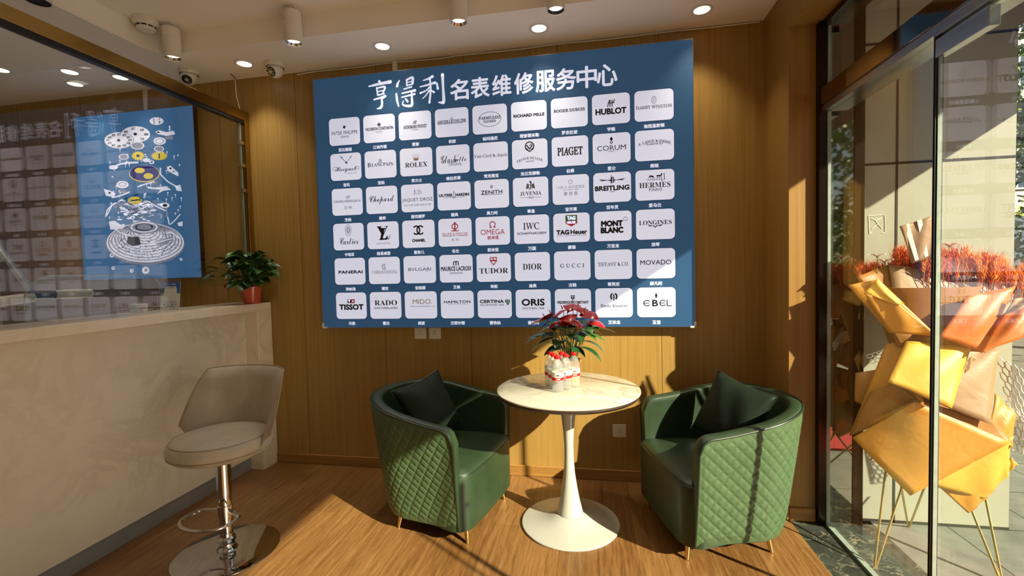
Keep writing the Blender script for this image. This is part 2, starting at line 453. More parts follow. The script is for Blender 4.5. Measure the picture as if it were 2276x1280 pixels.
obj('square_mark', b, M_stonel, col_o)
b = bm_new(); box(b, 1.301, 2.45, -5, 2.699, 2.735, 3.3); box(b, 2.0755, 2.45, 2.699, 6, 2.735, 3.3); box(b, 2.42, 2.45, 2.0, 2.69, 2.36, 2.735); struct('ceiling_canopy', b, M_soffit, smooth=False)  # last box is an unseen drop board added to shade the stone column

# ------------------------------------------------------------------ counter and glass partition
XC = -2.36
cnt = thing('reception_counter', 'long cream marble reception counter with grey kick strip beside the bar stool', 'counter', (XC, 1.2, 0))
def P_(b, x0, x1, y0, y1, z0, z1): box(b, x0, x1, y0 - 1.2, y1 - 1.2, z0, z1)
b = bm_new(); P_(b, -.34, 0, -1.4, YB - .003, 1.150, 1.203); obj('countertop', b, M_slab, cnt, smooth=False, bevel=.003)
b = bm_new(); P_(b, -.30, -.10, -1.4, 2.865, .092, 1.150); obj('front_panel', b, M_counter, cnt, smooth=False)
b = bm_new(); P_(b, -.30, -.108, -1.4, 2.865, 0, .092); obj('kick_plate', b, M_kick, cnt, smooth=False)
b = bm_new(); P_(b, -.30, 0.0, 2.865, YB - .003, 0, 1.150); obj('end_post', b, M_slab, cnt, smooth=False, bevel=.003)
# brass framed glass partition standing on the counter
XP = -2.47
par = thing('glass_partition', 'tall clear glass partition in a brass frame standing on the cream counter', 'partition', (XP, 0, 1.2035))
def Q_(b, x0, x1, y0, y1, z0, z1): box(b, x0, x1, y0, y1, z0 - 1.2035, z1 - 1.2035)
b = bm_new(); Q_(b, -.045, 0, -1.4, YB - .003, 2.525, 2.595); obj('top_rail', b, M_brass, par, smooth=False, bevel=.002)
b = bm_new(); Q_(b, -.040, -.004, -1.4, 2.965, 2.503, 2.525); obj('seal', b, M_black, par, smooth=False)
b = bm_new(); Q_(b, -.045, 0, 2.965, YB - .003, 1.2035, 2.525); obj('end_post', b, M_brass, par, smooth=False, bevel=.002)
b = bm_new(); Q_(b, -.028, -.016, -1.4, 2.935, 1.2045, 2.503); obj('pane', b, M_glassp, par, smooth=False)
b = bm_new(); Q_(b, -.030, -.014, 2.935, 2.941, 1.2045, 2.503); obj('pane_edge', b, M_glassedge, par, smooth=False)
for z in (2.36, 2.20, 2.02):
    b = bm_new(); Q_(b, -.036, -.008, 2.925, 2.965, z - .012, z + .012); obj('clamp', b, M_chrome, par, smooth=False, bevel=.002)
# low rounded acrylic shield behind the partition
def shield(y0, y1, label):
    t = thing('counter_shield', label, 'shield', (-2.63, (y0 + y1) / 2, 1.2035), 0, 'low clear shields on the counter')
    h = .222; w = (y1 - y0) / 2; r = .12; P = [(-w, 0), (w, 0)]
    for k in range(9): a = PI / 2 * k / 8; P.append((w - r + r * math.cos(a), h - r + r * math.sin(a)))
    for k in range(9): a = PI / 2 + PI / 2 * k / 8; P.append((-w + r + r * math.cos(a), h - r + r * math.sin(a)))
    b = bm_new(); A = [b.verts.new((-.003, y, z)) for y, z in P]; B = [b.verts.new((.003, y, z)) for y, z in P]
    b.faces.new(A); b.faces.new(B[::-1])
    obj('sheet', b, M_glass, t, smooth=False)
    b = bm_new(); n = len(P)
    tube(b, [(0, y, z) for y, z in P[1:]] + [(0, P[0][0], P[0][1])], .0022, 6); obj('sheet_edge', b, M_glassedge, t)
shield(1.70, 2.40, 'low clear counter shield with rounded corners beside the blue payment card')
shield(.94, 1.58, 'low clear counter shield at the left edge under the lamp arm')

# ------------------------------------------------------------------ tub armchairs
CH = dict(wt=.360, wb=.312, F=.253, Y0=.073, Bt=.345, Bb=.237, zb=.103, zs=.387, za=.613, zk=.699, Lf=.258, Lb=.168, Lx=.239)
def shell_point(u, v, off=0.0):
    """u 0..1 round the outside from the right arm over the back to the left arm, v 0..1 up; off = inwards"""
    g = CH; k = v ** .85
    w = g['wb'] + (g['wt'] - g['wb']) * k; B = g['Bb'] + (g['Bt'] - g['Bb']) * k
    La = g['Y0'] + g['F']; arc = PI * .5 * (w + B); tot = 2 * La + arc; s = u * tot
    if s < La: x, y, nx, ny = w, -g['F'] + s, 1, 0
    elif s > La + arc: x, y, nx, ny = -w, g['Y0'] - (s - La - arc), -1, 0
    else:
        t = PI * (s - La) / arc; x, y = w * math.cos(t), g['Y0'] + B * math.sin(t); nx, ny = B * math.cos(t), w * math.sin(t)
        q = math.hypot(nx, ny); nx /= q; ny /= q
    yb = g['Y0'] + g['Bt']; t = max(0, min(1, (y + g['F']) / (yb + g['F']))); zt = g['za'] + (g['zk'] - g['za']) * t * t * (3 - 2 * t)
    d = min(s, tot - s); r = .07                               # rounded front corner of the arm
    if d < r: zt -= r - math.sqrt(max(0, r * r - (r - d) ** 2))
    z = g['zb'] + (zt - g['zb']) * v
    return Vector((x - nx * off, y - ny * off, z)), Vector((nx, ny, 0)), s

def make_chair(label, loc, rz):
    g = CH
    t = thing('tub_armchair', label, 'armchair', loc, rz, 'green quilted tub armchairs')
    # quilted outer skin
    b = bm_new(); NU, NV = 300, 110; P = []
    for i in range(NU + 1):
        row = []
        for j in range(NV + 1):
            u, v = i / NU, j / NV; p, n, s = shell_point(u, v)
            a = (s + p.z) / .058; c = (s - p.z) / .058
            da = abs(a - round(a)); dc = abs(c - round(c)); q = min(da, dc)
            h = .0062 * (1 - math.exp(-(q / .075) ** 1.25)) * min(1, 12 * v, 14 * (1 - v), 1)
            e = min(s, 2 * (g['Y0'] + g['F']) + PI * .5 * (.35 + .33) - s); h *= max(0, min(1, e / .03))
            row.append(p + n * (h - .004))
        P.append(row)
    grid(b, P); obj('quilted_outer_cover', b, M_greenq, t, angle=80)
    # inner lining, rim and arm fronts
    b = bm_new(); P = []; NU = 90; T = .062
    for i in range(NU + 1):
        u = i / NU; row = []
        for v, off in ((0, .004), (.5, .004), (.97, .004)):
            row.append(shell_point(u, v, off)[0])
        for k in range(7):
            a = PI * k / 6; p = shell_point(u, 1.0, .004 + T / 2 * (1 - math.cos(a)))[0]; p.z += .014 * math.sin(a); row.append(p)
        for v in (.95, .7, .45, .2, 0): row.append(shell_point(u, v, T)[0])
        P.append(row)
    V = grid(b, P)
    b.faces.new(V[0]); b.faces.new(V[-1][::-1])
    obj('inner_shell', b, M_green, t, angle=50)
    # piping along the rim and down the arm fronts
    b = bm_new(); pts = [shell_point(0, k / 12, .002)[0] for k in range(12)] + [shell_point(i / 80, 1, .002)[0] + Vector((0, 0, .002)) for i in range(81)] + [shell_point(1, 1 - k / 12, .002)[0] for k in range(1, 13)]
    tube(b, pts, .0055, 8); obj('piping', b, M_greenp, t)
    # seat block with rounded front corners
    b = bm_new(); w = .315; r = .09; yf = -g['F'] - .045; yb = .20; P = []
    prof = [(0.0, g['zb'] - .012), (0, g['zb']), (0, g['zs'] - .03), (-.004, g['zs'] - .012), (-.016, g['zs']), (-.10, g['zs'] + .012), (-.2, g['zs'] + .016)]
    base = []
    for k in range(9): a = -PI / 2 + PI / 2 * k / 8; base.append((w - r + r * math.cos(a), yf + r + r * math.sin(a), math.cos(a), math.sin(a)))
    base += [(w - .04, 0, 1, 0), (w - .09, yb, .7, .7), (-w + .09, yb, -.7, .7), (-w + .04, 0, -1, 0)]
    for k in range(9): a = PI + PI / 2 * k / 8; base.append((-w + r + r * math.cos(a), yf + r + r * math.sin(a), math.cos(a), math.sin(a)))
    base += [(-.1, yf - .006, 0, -1), (.1, yf - .006, 0, -1)]
    prof = prof[:5]
    for o_, z in prof: P.append([Vector((x + nx * o_ * .9, y + ny * o_ * .9, z)) for x, y, nx, ny in base])
    for k, dz in ((.85, .006), (.6, .012), (.3, .015), (.06, .016)): P.append([Vector((p.x * k, (p.y + .06) * k - .06, g['zs'] + dz)) for p in P[4]])
    V = grid(b, P, wrap=True); b.faces.new(V[-1]); b.faces.new(V[0][::-1])
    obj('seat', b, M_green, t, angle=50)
    b = bm_new(); tube(b, [Vector((x, y, g['zs'] - .014)) + Vector((nx, ny, 0)) * -.002 for x, y, nx, ny in base], .005, 8, closed=True); obj('seat_piping', b, M_greenp, t)
    b = bm_new(); o2 = [(x * .97, y, z) for x, y, z in [shell_point(i / 40, 0, .01)[0][:] for i in range(41)]]
    V = [[b.verts.new((x, y, g['zb'] + d)) for x, y, z in o2] for d in (-.012, .004)]
    for i in range(40): b.faces.new((V[0][i], V[0][i + 1], V[1][i + 1], V[1][i]))
    b.faces.new(V[0][::-1]); b.faces.new(V[1]); obj('underside', b, M_black, t, smooth=False)
    for sx in (1, -1):
        for yy, sy in ((-g['Lf'], -1), (g['Lb'], 1)):
            b = bm_new(); top = Vector((sx * (g['Lx'] - .018), yy - sy * .016, g['zb'])); bot = Vector((sx * g['Lx'], yy, 0.001))
            tube(b, [bot, bot.lerp(top, .5), top], [.0085, .0125, .0165], 14); obj('leg', b, M_brass2, t)
    return t
make_chair('green quilted tub armchair left of the white table', (-.863, 2.496, 0), math.radians(77.8))
make_chair('green quilted tub armchair right of the white table beside the shop front', (.600, 2.525, 0), math.radians(-74.8))

def make_pillow(label, loc, rot, w=.355, h=.36, t=.16):
    root = thing('throw_cushion', label, 'cushion', loc, 0, 'green cushions on the armchairs'); root.rotation_mode = 'YXZ'; root.rotation_euler = rot
    b = bm_new(); N = 26
    for sgn in (1, -1):
        P = []
        for i in range(N + 1):
            row = []
            for j in range(N + 1):
                u, v = 2 * i / N - 1, 2 * j / N - 1
                k = max(0, (1 - u * u) * (1 - v * v)) ** .42
                px = u * (1 - .09 * (1 - v * v) ** 1.2 * abs(u)); pv = v * (1 - .09 * (1 - u * u) ** 1.2 * abs(v))
                row.append(Vector((px * w / 2, sgn * k * t / 2 + .004 * math.sin(7 * u + 3 * v) * k, pv * h / 2)))
            P.append(row)
        grid(b, P)
    bmesh.ops.remove_doubles(b, verts=b.verts[:], dist=.0008)
    obj('cushion_cover', b, M_pillow, root, angle=80)
    b = bm_new(); e = []
    for i in range(4 * N):
        k, f = divmod(i, N); a = 2 * f / N - 1
        u, v = ((a, -1), (1, a), (-a, 1), (-1, -a))[k]
        e.append((u * (1 - .09 * (1 - v * v) ** 1.2 * abs(u)) * w / 2, 0, v * (1 - .09 * (1 - u * u) ** 1.2 * abs(v)) * h / 2))
    tube(b, e, .0035, 6, closed=True); obj('cushion_seam', b, M_greenp, root)
    return root
def on_chair(loc, rz, lx, ly, z):
    c, s = math.cos(rz), math.sin(rz); return (loc[0] + c * lx - s * ly, loc[1] + s * lx + c * ly, z)
rz = math.radians(77.8)
make_pillow('dark green cushion leaning in the left armchair', on_chair((-.863, 2.496), rz, .03, .13, .590), (math.radians(-24), math.radians(-11), math.radians(56)))
rz = math.radians(-74.8)
make_pillow('dark green cushion leaning in the right armchair', on_chair((.600, 2.525), rz, -.03, .13, .600), (math.radians(-24), math.radians(12), math.radians(-48)))

# ------------------------------------------------------------------ pedestal table and what stands on it
TX, TY, TZ = -.150, 2.47, .750
t = thing('pedestal_table', 'round white marble topped pedestal table between the two green armchairs', 'table', (TX, TY, 0))
b = bm_new(); lathe(b, [(0, .736), (.375, .736), (.381, .738), (.385, .743), (.384, .7475), (.380, .75), (0, .75)], 96, cap=False); obj('tabletop', b, M_tabletop, t, angle=40)
b = bm_new(); lathe(b, [(0, .712), (.345, .712), (.372, .720), (.380, .730), (.379, .7365), (0, .7365)], 96, cap=False); obj('tabletop_edge', b, M_rim, t, angle=40)
b = bm_new(); lathe(b, [(.068, .060), (.071, .062), (.064, .092), (.054, .133), (.041, .208), (.0305, .283), (.0258, .357), (.0250, .432), (.0285, .507), (.036, .58), (.045, .64), (.058, .71)], 48, cap=True); obj('stem', b, M_white, t)
b = bm_new(); lathe(b, [(.262, 0), (.266, .006), (.264, .011), (.25, .014), (.20, .021), (.15, .032), (.115, .043), (.09, .054), (.074, .0605), (.066, .0605), (0, .0605)], 72, cap=True); obj('foot', b, M_white, t, angle=50)

def make_bottle(label, x, y, rz):
    t = thing('water_bottle', label, 'bottle', (x, y, TZ + .0005), rz, 'small water bottles on the white table'); t.scale = (1.11, 1.11, 1.0)
    b = bm_new(); pr = [(0, .004), (.018, .002), (.024, 0), (.028, .006), (.0285, .014)]
    for k in range(5): z = .018 + k * .007; pr += [(.0272, z + .0035), (.0285, z + .007)]
    pr += [(.0285, .056), (.0288, .06), (.0288, .105), (.0285, .110)]
    for k in range(4): z = .110 + k * .006; pr += [(.0275 - k * .0004, z + .003), (.028 - k * .0006, z + .006)]
    pr += [(.0245, .142), (.0185, .158), (.0135, .168), (.0125, .172), (.0125, .176)]
    lathe(b, pr, 32, cap=False); obj('bottle_body', b, M_pet, t, angle=60)
    b = bm_new(); lathe(b, [(.0, .174), (.0148, .174), (.0148, .186), (.0140, .1885), (0, .1890)], 32, cap=False)
    for k in range(24):
        a = 2 * PI * k / 24; tube(b, [(.0149 * math.cos(a), .0149 * math.sin(a), .1755), (.0149 * math.cos(a), .0149 * math.sin(a), .1855)], .0007, 4)
    obj('cap', b, M_cap, t)
    b = bm_new(); lathe(b, [(.0291, .060), (.0291, .105)], 40, cap=False); lb = obj('label', b, M_label, t)
    b = bm_new(); lathe(b, [(.0293, .062), (.0293, .079)], 40, cap=False); obj('red_band', b, M_capw, lb)
    b = bm_new()                                           # printed mountain mark and fine lines round the label
    def on(a, z, r=.0295): return Vector((r * math.cos(a), r * math.sin(a), z))
    for k in range(3):
        a0 = 2 * PI * k / 3 - PI / 2
        for q in range(3):
            c = a0 + (q - 1) * .22; hh = .009 if q == 1 else .006
            b.faces.new([b.verts.new(on(c - .16, .088)), b.verts.new(on(c + .16, .088)), b.verts.new(on(c, .088 + hh))])
        for q, z in enumerate((.0855, .0835)):
            w = .34 - .1 * q; G = [[b.verts.new(on(a0 + w * (i / 4 - .5) * 2, z + d)) for i in range(5)] for d in (0, .001)]
            for i in range(4): b.faces.new((G[0][i], G[0][i + 1], G[1][i + 1], G[1][i]))
    obj('lettering', b, M_ink, lb, smooth=False)
    b = bm_new()
    for k in range(3):
        a0 = 2 * PI * k / 3 - PI / 2
        for z, w in ((.0735, .36), (.0705, .30), (.0675, .36)):
            G = [[b.verts.new(on(a0 + w * (i / 4 - .5) * 2, z + d)) for i in range(5)] for d in (0, .0014)]
            for i in range(4): b.faces.new((G[0][i], G[0][i + 1], G[1][i + 1], G[1][i]))
    obj('lettering', b, M_label, lb, smooth=False)
    return t
M_pet = Mat('clear bottle of water')
M_pet.n.remove(M_pet.b)
_g = M_pet.node('ShaderNodeBsdfRefraction'); _g.inputs['IOR'].default_value = 1.12; _g.inputs['Color'].default_value = (.96, .97, .96, 1); _g.inputs['Roughness'].default_value = .02
_t = M_pet.node('ShaderNodeBsdfTransparent'); _t.inputs[0].default_value = (.97, .98, .97, 1)
_d = M_pet.node('ShaderNodeBsdfDiffuse'); _d.inputs[0].default_value = (.9, .9, .86, 1)
_r = M_pet.node('ShaderNodeBsdfGlossy'); _r.inputs['Roughness'].default_value = .04
_x = M_pet.node('ShaderNodeMixShader'); _x.inputs[0].default_value = .72; M_pet.link(_g.outputs[0], _x.inputs[1]); M_pet.link(_t.outputs[0], _x.inputs[2])
_z = M_pet.node('ShaderNodeMixShader'); _z.inputs[0].default_value = .17; M_pet.link(_x.outputs[0], _z.inputs[1]); M_pet.link(_d.outputs[0], _z.inputs[2])
_w = M_pet.node('ShaderNodeLayerWeight'); _w.inputs[0].default_value = .15
_y = M_pet.node('ShaderNodeMixShader'); M_pet.link(_w.outputs['Facing'], _y.inputs[0]); M_pet.link(_z.outputs[0], _y.inputs[1]); M_pet.link(_r.outputs[0], _y.inputs[2])
M_pet.link(_y.outputs[0], M_pet.o.inputs[0]); M_pet = M_pet.m
bx, by = -.196, 2.392
PITCH = .066
names = [('frontmost red capped water bottle of the group', 0, 0), ('left red capped water bottle in the second row of the group', 1, 0), ('right red capped water bottle in the second row of the group', 1, 1),
         ('left red capped water bottle in the back row of the group', 2, 0), ('middle red capped water bottle in the back row of the group', 2, 1), ('right red capped water bottle in the back row before the orange pot', 2, 2)]
BA = math.radians(-8)
first = None
for lab, r, k in names:
    lx, ly = (k - r / 2) * PITCH, r * PITCH * .87
    x, y = bx + lx * math.cos(BA) - ly * math.sin(BA), by + lx * math.sin(BA) + ly * math.cos(BA)
    if first is None: first = make_bottle(lab, x, y, .15)
    else: dup(first, (x, y, TZ + .0005), lab, .15 + random.uniform(-.6, .6))

# leaves -----------------------------------------------------------
def leaf(bm, base, d, L, Wd, droop=.5, fold=.25, heart=True, mi=0, roll=0.0, n=7):
    """one blade starting at base, heading d, bending down by droop, folded along the midrib"""
    d = Vector(d).normalized(); side = d.cross(Vector((0, 0, 1)))
    side = side.normalized() if side.length > 1e-3 else Vector((1, 0, 0))
    up = side.cross(d).normalized()
    if roll: R = Matrix.Rotation(roll, 3, d); side = R @ side; up = R @ up
    P = []; p = Vector(base); ang = 0
    for i in range(n + 1):
        s = i / n
        w = (Wd * (math.sin(PI * s ** .62) ** .9 if heart else math.sin(PI * s ** .8))) / 2 if 0 < s < 1 else .0006
        if heart and i == 1: w = Wd * .36
        a = droop * s * 1.6
        t = d * math.cos(a) - up * math.sin(a); nrm = up * math.cos(a) + d * math.sin(a)
        back = -t * (L * .10) if (heart and i == 1) else Vector((0, 0, 0))
        P.append([p + side * w * q + nrm * (abs(q) * w * fold) + (back if abs(q) > .6 else Vector((0, 0, 0))) for q in (-1, -.5, 0, .5, 1)])
        p = p + t * (L / n)
    grid(bm, P, mi)

def pot_mesh(r0, r1, h, lip=.006):
    b = bm_new(); lathe(b, [(0, 0), (r0 * .96, 0), (r0, .003), (r1 - .004, h - .016), (r1, h - .014), (r1 + lip, h - .012), (r1 + lip, h), (r1 - .004, h), (r1 - .008, h - .02), (0, h - .02)], 40, cap=False); return b

# anthurium in an orange pot behind the bottles
ay = 2.625
ax = at(1266, 800, 1, ay).x
t = thing('potted_anthurium', 'red flowering anthurium in an orange pot behind the water bottles', 'plant', (ax, ay, TZ + .0005))
obj('pot', pot_mesh(.045, .062, .125), M_pot2, t)
b = bm_new(); lathe(b, [(0, .112), (.054, .110), (.054, .106), (0, .106)], 24, cap=False); obj('soil', b, M_soil, t)
rnd = random.Random(11)
b = bm_new(); st = bm_new()
dirs = [(-1, -.35, .30, .22, .085), (-.95, -.1, .22, .20, .07), (-1, .2, .10, .19, .07), (-.8, -.6, .05, .17, .065), (-.6, -.7, .45, .16, .07), (1, -.5, .30, .21, .09), (.9, -.1, .42, .20, .10), (.85, -.5, -.05, .20, .06), (.7, .2, .5, .18, .09), (.95, -.3, .05, .19, .075),
        (.2, -.9, .35, .15, .08), (-.2, -.9, .3, .14, .08), (.5, -.8, .2, .15, .075), (-.4, .6, .5, .16, .08), (.3, .7, .5, .16, .08), (0, -.5, .7, .13, .075), (.6, -.6, -.3, .15, .05), (-.7, .4, .5, .18, .08), (.45, .45, .7, .15, .08), (.25, -.6, -.2, .12, .05), (-.3, -.9, .55, .17, .10), (.1, -1, .6, .16, .10), (.35, -.8, .5, .17, .10), (-.55, -.8, .5, .17, .09), (.6, -.7, .55, .18, .10), (-.1, -.8, .8, .15, .10), (-.8, -.3, .5, .20, .09), (.8, -.3, .6, .19, .10), (-.5, -.4, .6, .14, .07), (.7, -.75, .35, .17, .08), (-.75, -.55, .2, .18, .07)]
for i, (dx, dy, dz, L, wd) in enumerate(dirs):
    q = Vector((dx, dy, 0)).normalized(); root = Vector((rnd.uniform(-.025, .025), rnd.uniform(-.025, .025), .112))
    tip = root + q * rnd.uniform(.045, .10) + Vector((0, 0, .08 + .16 * max(dz, -.1) + rnd.uniform(0, .05)))
    mid = root.lerp(tip, .5) + Vector((0, 0, .02))
    tube(st, catmull([root, mid, tip], 4), .0022, 6)
    leaf(b, tip, q + Vector((0, 0, dz * .45)), L * .78, wd, rnd.uniform(.35, .7), .18, True, int(i % 3 == 2), rnd.uniform(-.3, .3))
obj('leaves', b, [M_leaf, M_leaf2], t, angle=60)
FL = []
for px_, py_, dy_, dx, dy in ((1218, 700, -.10, -1, -.5), (1246, 690, -.06, -.6, -.9), (1262, 700, -.10, .1, -1), (1288, 682, -.05, .4, -.8), (1304, 694, -.09, .9, -.6), (1318, 712, -.08, 1, -.5), (1272, 676, .0, -.2, -.9), (1236, 714, -.11, -.7, -.8), (1282, 712, -.11, .5, -1), (1204, 708, -.08, -1, -.2)):
    q = at(px_, py_, 1, ay + dy_); FL.append((q.x - ax, dy_, q.z - TZ, dx, dy))
for x, y, z, dx, dy in FL:
    f = bm_new(); q = Vector((dx, dy, .0)).normalized()
    leaf(f, Vector((x, y, z)) - q * .03, q + Vector((0, 0, .05)), .115, .105, .62, -.20, True, 0, rnd.uniform(-.5, .5), 8)
    fo = obj('flower', f, M_red, t, angle=60)
    sp = bm_new(); p0 = Vector((x, y, z)) - q * .018 + Vector((0, 0, .006)); tube(sp, [p0, p0 + Vector((0, 0, .012)) + q * .006, p0 + Vector((0, 0, .024)) + q * .014], [.0036, .0032, .0014], 8); obj('spadix', sp, M_spad, fo)
    tube(st, catmull([Vector((x * .2, y * .2, .112)), Vector((x * .6, y * .6, .24)), Vector((x, y, z)) - q * .028], 5), .0020, 6)
fb = bm_new()                                            # round crimson bloom at the front
for k in range(70):
    a = rnd.uniform(0, 2 * PI); e = rnd.uniform(-.25, 1.25); v = Vector((math.cos(a) * math.cos(e), math.sin(a) * math.cos(e), math.sin(e)))
    _b = at(1256, 722, 1, ay - .13); p0 = Vector((_b.x - ax, -.13, _b.z - TZ)); tube(fb, [p0, p0 + v * .022, p0 + Vector((v.x * .042, v.y * .042, v.z * .024))], [.0035, .003, .0016], 5)
obj('bloom', fb, M_red, t)
tube(st, [(-.01, -.02, .112), (p0.x * .6, -.06, .22), tuple(p0)], .0024, 6)
obj('stems', st, M_stem, t)

# pothos on the counter end
px, py = -2.412, 2.885
t = thing('potted_pothos', 'leafy green pothos in a terracotta red pot on the counter end', 'plant', (px, py, 1.2035))
obj('pot', pot_mesh(.054, .076, .140, .004), M_terra, t)
b = bm_new(); lathe(b, [(0, .120), (.062, .118), (.062, .114), (0, .114)], 24, cap=False); obj('soil', b, M_soil, t)
b = bm_new(); st = bm_new(); rnd = random.Random(5)
for i in range(120):
    a = rnd.uniform(0, 2 * PI); el = rnd.uniform(-.25, 1.35) if i > 30 else rnd.uniform(-.2, .5)
    q = Vector((math.cos(a), math.sin(a), 0)); R = rnd.uniform(.05, .18) * (1.35 if abs(q.x) > .7 else .75)
    if q.y > 0: R *= .45
    tip = q * R * math.cos(el * .8) + Vector((0, 0, .170 + .170 * math.sin(max(el, -.2)) + rnd.uniform(-.02, .03)))
    if tip.y > .09: tip.y = .09
    root = Vector((q.x * .03, q.y * .03, .118)); tube(st, catmull([root, root.lerp(tip, .55) + Vector((0, 0, .025)), tip], 3), .0018, 5)
    d = q * (.9 if q.y < 0 else .3) + Vector((0, 0, rnd.uniform(-.1, .5)))
    leaf(b, tip, d, rnd.uniform(.085, .125) * (.75 if q.y > 0 else 1), rnd.uniform(.060, .088), rnd.uniform(.5, 1.0), .2, True, int(rnd.random() < .3), rnd.uniform(-.5, .5))
for v in b.verts:
    if v.co.y > .12: v.co.y = .12 - .1 * (v.co.y - .12)
obj('leaves', b, [M_leaf, M_leaf2], t, angle=60); obj('stems', st, M_stem, t)

# ------------------------------------------------------------------ bar stool
t = thing('bar_stool', 'taupe leather bar stool on a chrome pedestal before the counter', 'stool', (-1.862, 1.975, 0), math.radians(-6))
b = bm_new(); lathe(b, [(0, 0), (.236, 0), (.240, .003), (.240, .006), (.232, .009), (.08, .013), (.045, .018), (0, .018)], 80, cap=False); obj('base_plate', b, M_chrome, t, angle=50)
b = bm_new(); lathe(b, [(.048, .014), (.046, .022), (.040, .03), (.034, .04), (.034, .052), (.040, .060), (.040, .075), (.030, .085), (.0285, .10)], 40); obj('base_collar', b, M_chrome, t)
b = bm_new(); lathe(b, [(.0285, .09), (.0285, .30), (.033, .302), (.033, .34), (.0285, .342)], 40); obj('column', b, M_chrome, t, angle=40)
b = bm_new(); lathe(b, [(.0335, .30), (.0335, .512), (.030, .514)], 40); obj('upper_column', b, M_chrome, t, angle=40)
zf = .215; b = bm_new()
lathe(b, [(.0305, zf - .03), (.0335, zf - .028), (.0335, zf + .028), (.0305, zf + .03)], 36)
pts = [(-.03, .0, zf)] + [(-.118, -.03, zf), (-.132, -.06, zf), (-.135, -.09, zf)] + [(.135 * math.cos(a), -.10 + .09 * math.sin(a), zf) for a in [PI + PI * k / 12 for k in range(1, 12)]] + [(.135, -.09, zf), (.132, -.06, zf), (.118, -.03, zf), (.03, .0, zf)]
tube(b, catmull(pts, 4), .0085, 12); obj('footrest', b, M_chrome, t, angle=50)
b = bm_new(); tube(b, catmull([(-.02, -.02, .522), (-.07, -.05, .505), (-.135, -.085, .476)], 5), [.006] * 11, 10); obj('height_lever', b, M_darkmetal, t)
b = bm_new(); SR = .232
lathe(b, [(0, .503), (.12, .503), (.19, .512), (.215, .525), (.224, .540), (.228, .5425)], 64, cap=False); obj('seat_shell', b, M_taupe, t)
b = bm_new()
lathe(b, [(0, .541), (.226, .541), (SR, .552), (SR + .002, .572), (SR - .004, .592), (SR - .018, .604), (SR - .05, .611), (.10, .616), (0, .617)], 64, cap=False); so_ = obj('seat', b, M_taupe, t)
b = bm_new(); tube(b, [((SR - .016) * math.cos(a), (SR - .016) * math.sin(a), .603) for a in [2 * PI * k / 64 for k in range(64)]], .003, 6, closed=True)
tube(b, [(.229 * math.cos(a), .229 * math.sin(a), .542) for a in [2 * PI * k / 64 for k in range(64)]], .0035, 6, closed=True); obj('piping', b, M_taupep, so_)
# wrapped backrest
b = bm_new(); P = []; NU = 40
for i in range(NU + 1):
    u = 2 * i / NU - 1; a = PI / 2 + u * math.radians(88)
    k = abs(u); edge = max(0, (k - .72) / .28)
    row = []
    zt = .612 + .286 * (1 - max(0, (k - .64) / .36) ** 1.3 * .97)
    for v in range(9):
        f = v / 8; z = .545 + (zt - .545) * f; rr = .229 + .050 * f * f + .012 * f
        row.append(Vector((rr * math.cos(a) * 1.02, rr * math.sin(a) * .98, z)))
    for v in range(8, -1, -1):
        f = v / 8; z = .545 + (zt - .012 - .545) * f if v < 8 else zt - .004; rr = .229 + .050 * f * f + .012 * f - .026 * (.5 + .5 * (1 - edge)) * (1 if v < 8 else .5)
        row.append(Vector((rr * math.cos(a) * 1.02, rr * math.sin(a) * .98, z)))
    P.append(row)
V = grid(b, P, wrap=True); b.faces.new(V[0]); b.faces.new(V[-1][::-1])
br = obj('backrest', b, M_taupe, t, angle=70)
b = bm_new(); tube(b, [r[8] + Vector((0, 0, .001)) for r in P], .004, 6); obj('piping', b, M_taupep, br)

# ------------------------------------------------------------------ flat print helpers (x right, y up in the print's own plane)
def p_poly(bm, pts, mi=0, z=0.0):
    v = [bm.verts.new((x, y, z)) for x, y in pts]
    try: bm.faces.new(v).material_index = mi
    except ValueError: pass
def p_disc(bm, cx, cy, rx, ry, mi=0, z=0.0, n=28, rot=0):
    c, s = math.cos(rot), math.sin(rot)
    p_poly(bm, [(cx + rx * math.cos(a) * c - ry * math.sin(a) * s, cy + rx * math.cos(a) * s + ry * math.sin(a) * c) for a in [2 * PI * k / n for k in range(n)]], mi, z)
def p_ring(bm, cx, cy, rx, ry, w, mi=0, z=0.0, n=32, a0=0, a1=2 * PI):
    A = []
    for k in range(n + 1):
        a = a0 + (a1 - a0) * k / n
        A.append((bm.verts.new((cx + rx * math.cos(a), cy + ry * math.sin(a), z)), bm.verts.new((cx + (rx - w) * math.cos(a), cy + (ry - w) * math.sin(a), z))))
    for p, q in zip(A, A[1:]): bm.faces.new((p[0], q[0], q[1], p[1])).material_index = mi
def p_line(bm, pts, w, mi=0, z=0.0):
    for (x0, y0), (x1, y1) in zip(pts, pts[1:]):
        dx, dy = x1 - x0, y1 - y0; L = math.hypot(dx, dy) or 1; nx, ny = -dy / L * w / 2, dx / L * w / 2
        p_poly(bm, [(x0 + nx, y0 + ny), (x1 + nx, y1 + ny), (x1 - nx, y1 - ny), (x0 - nx, y0 - ny)], mi, z)
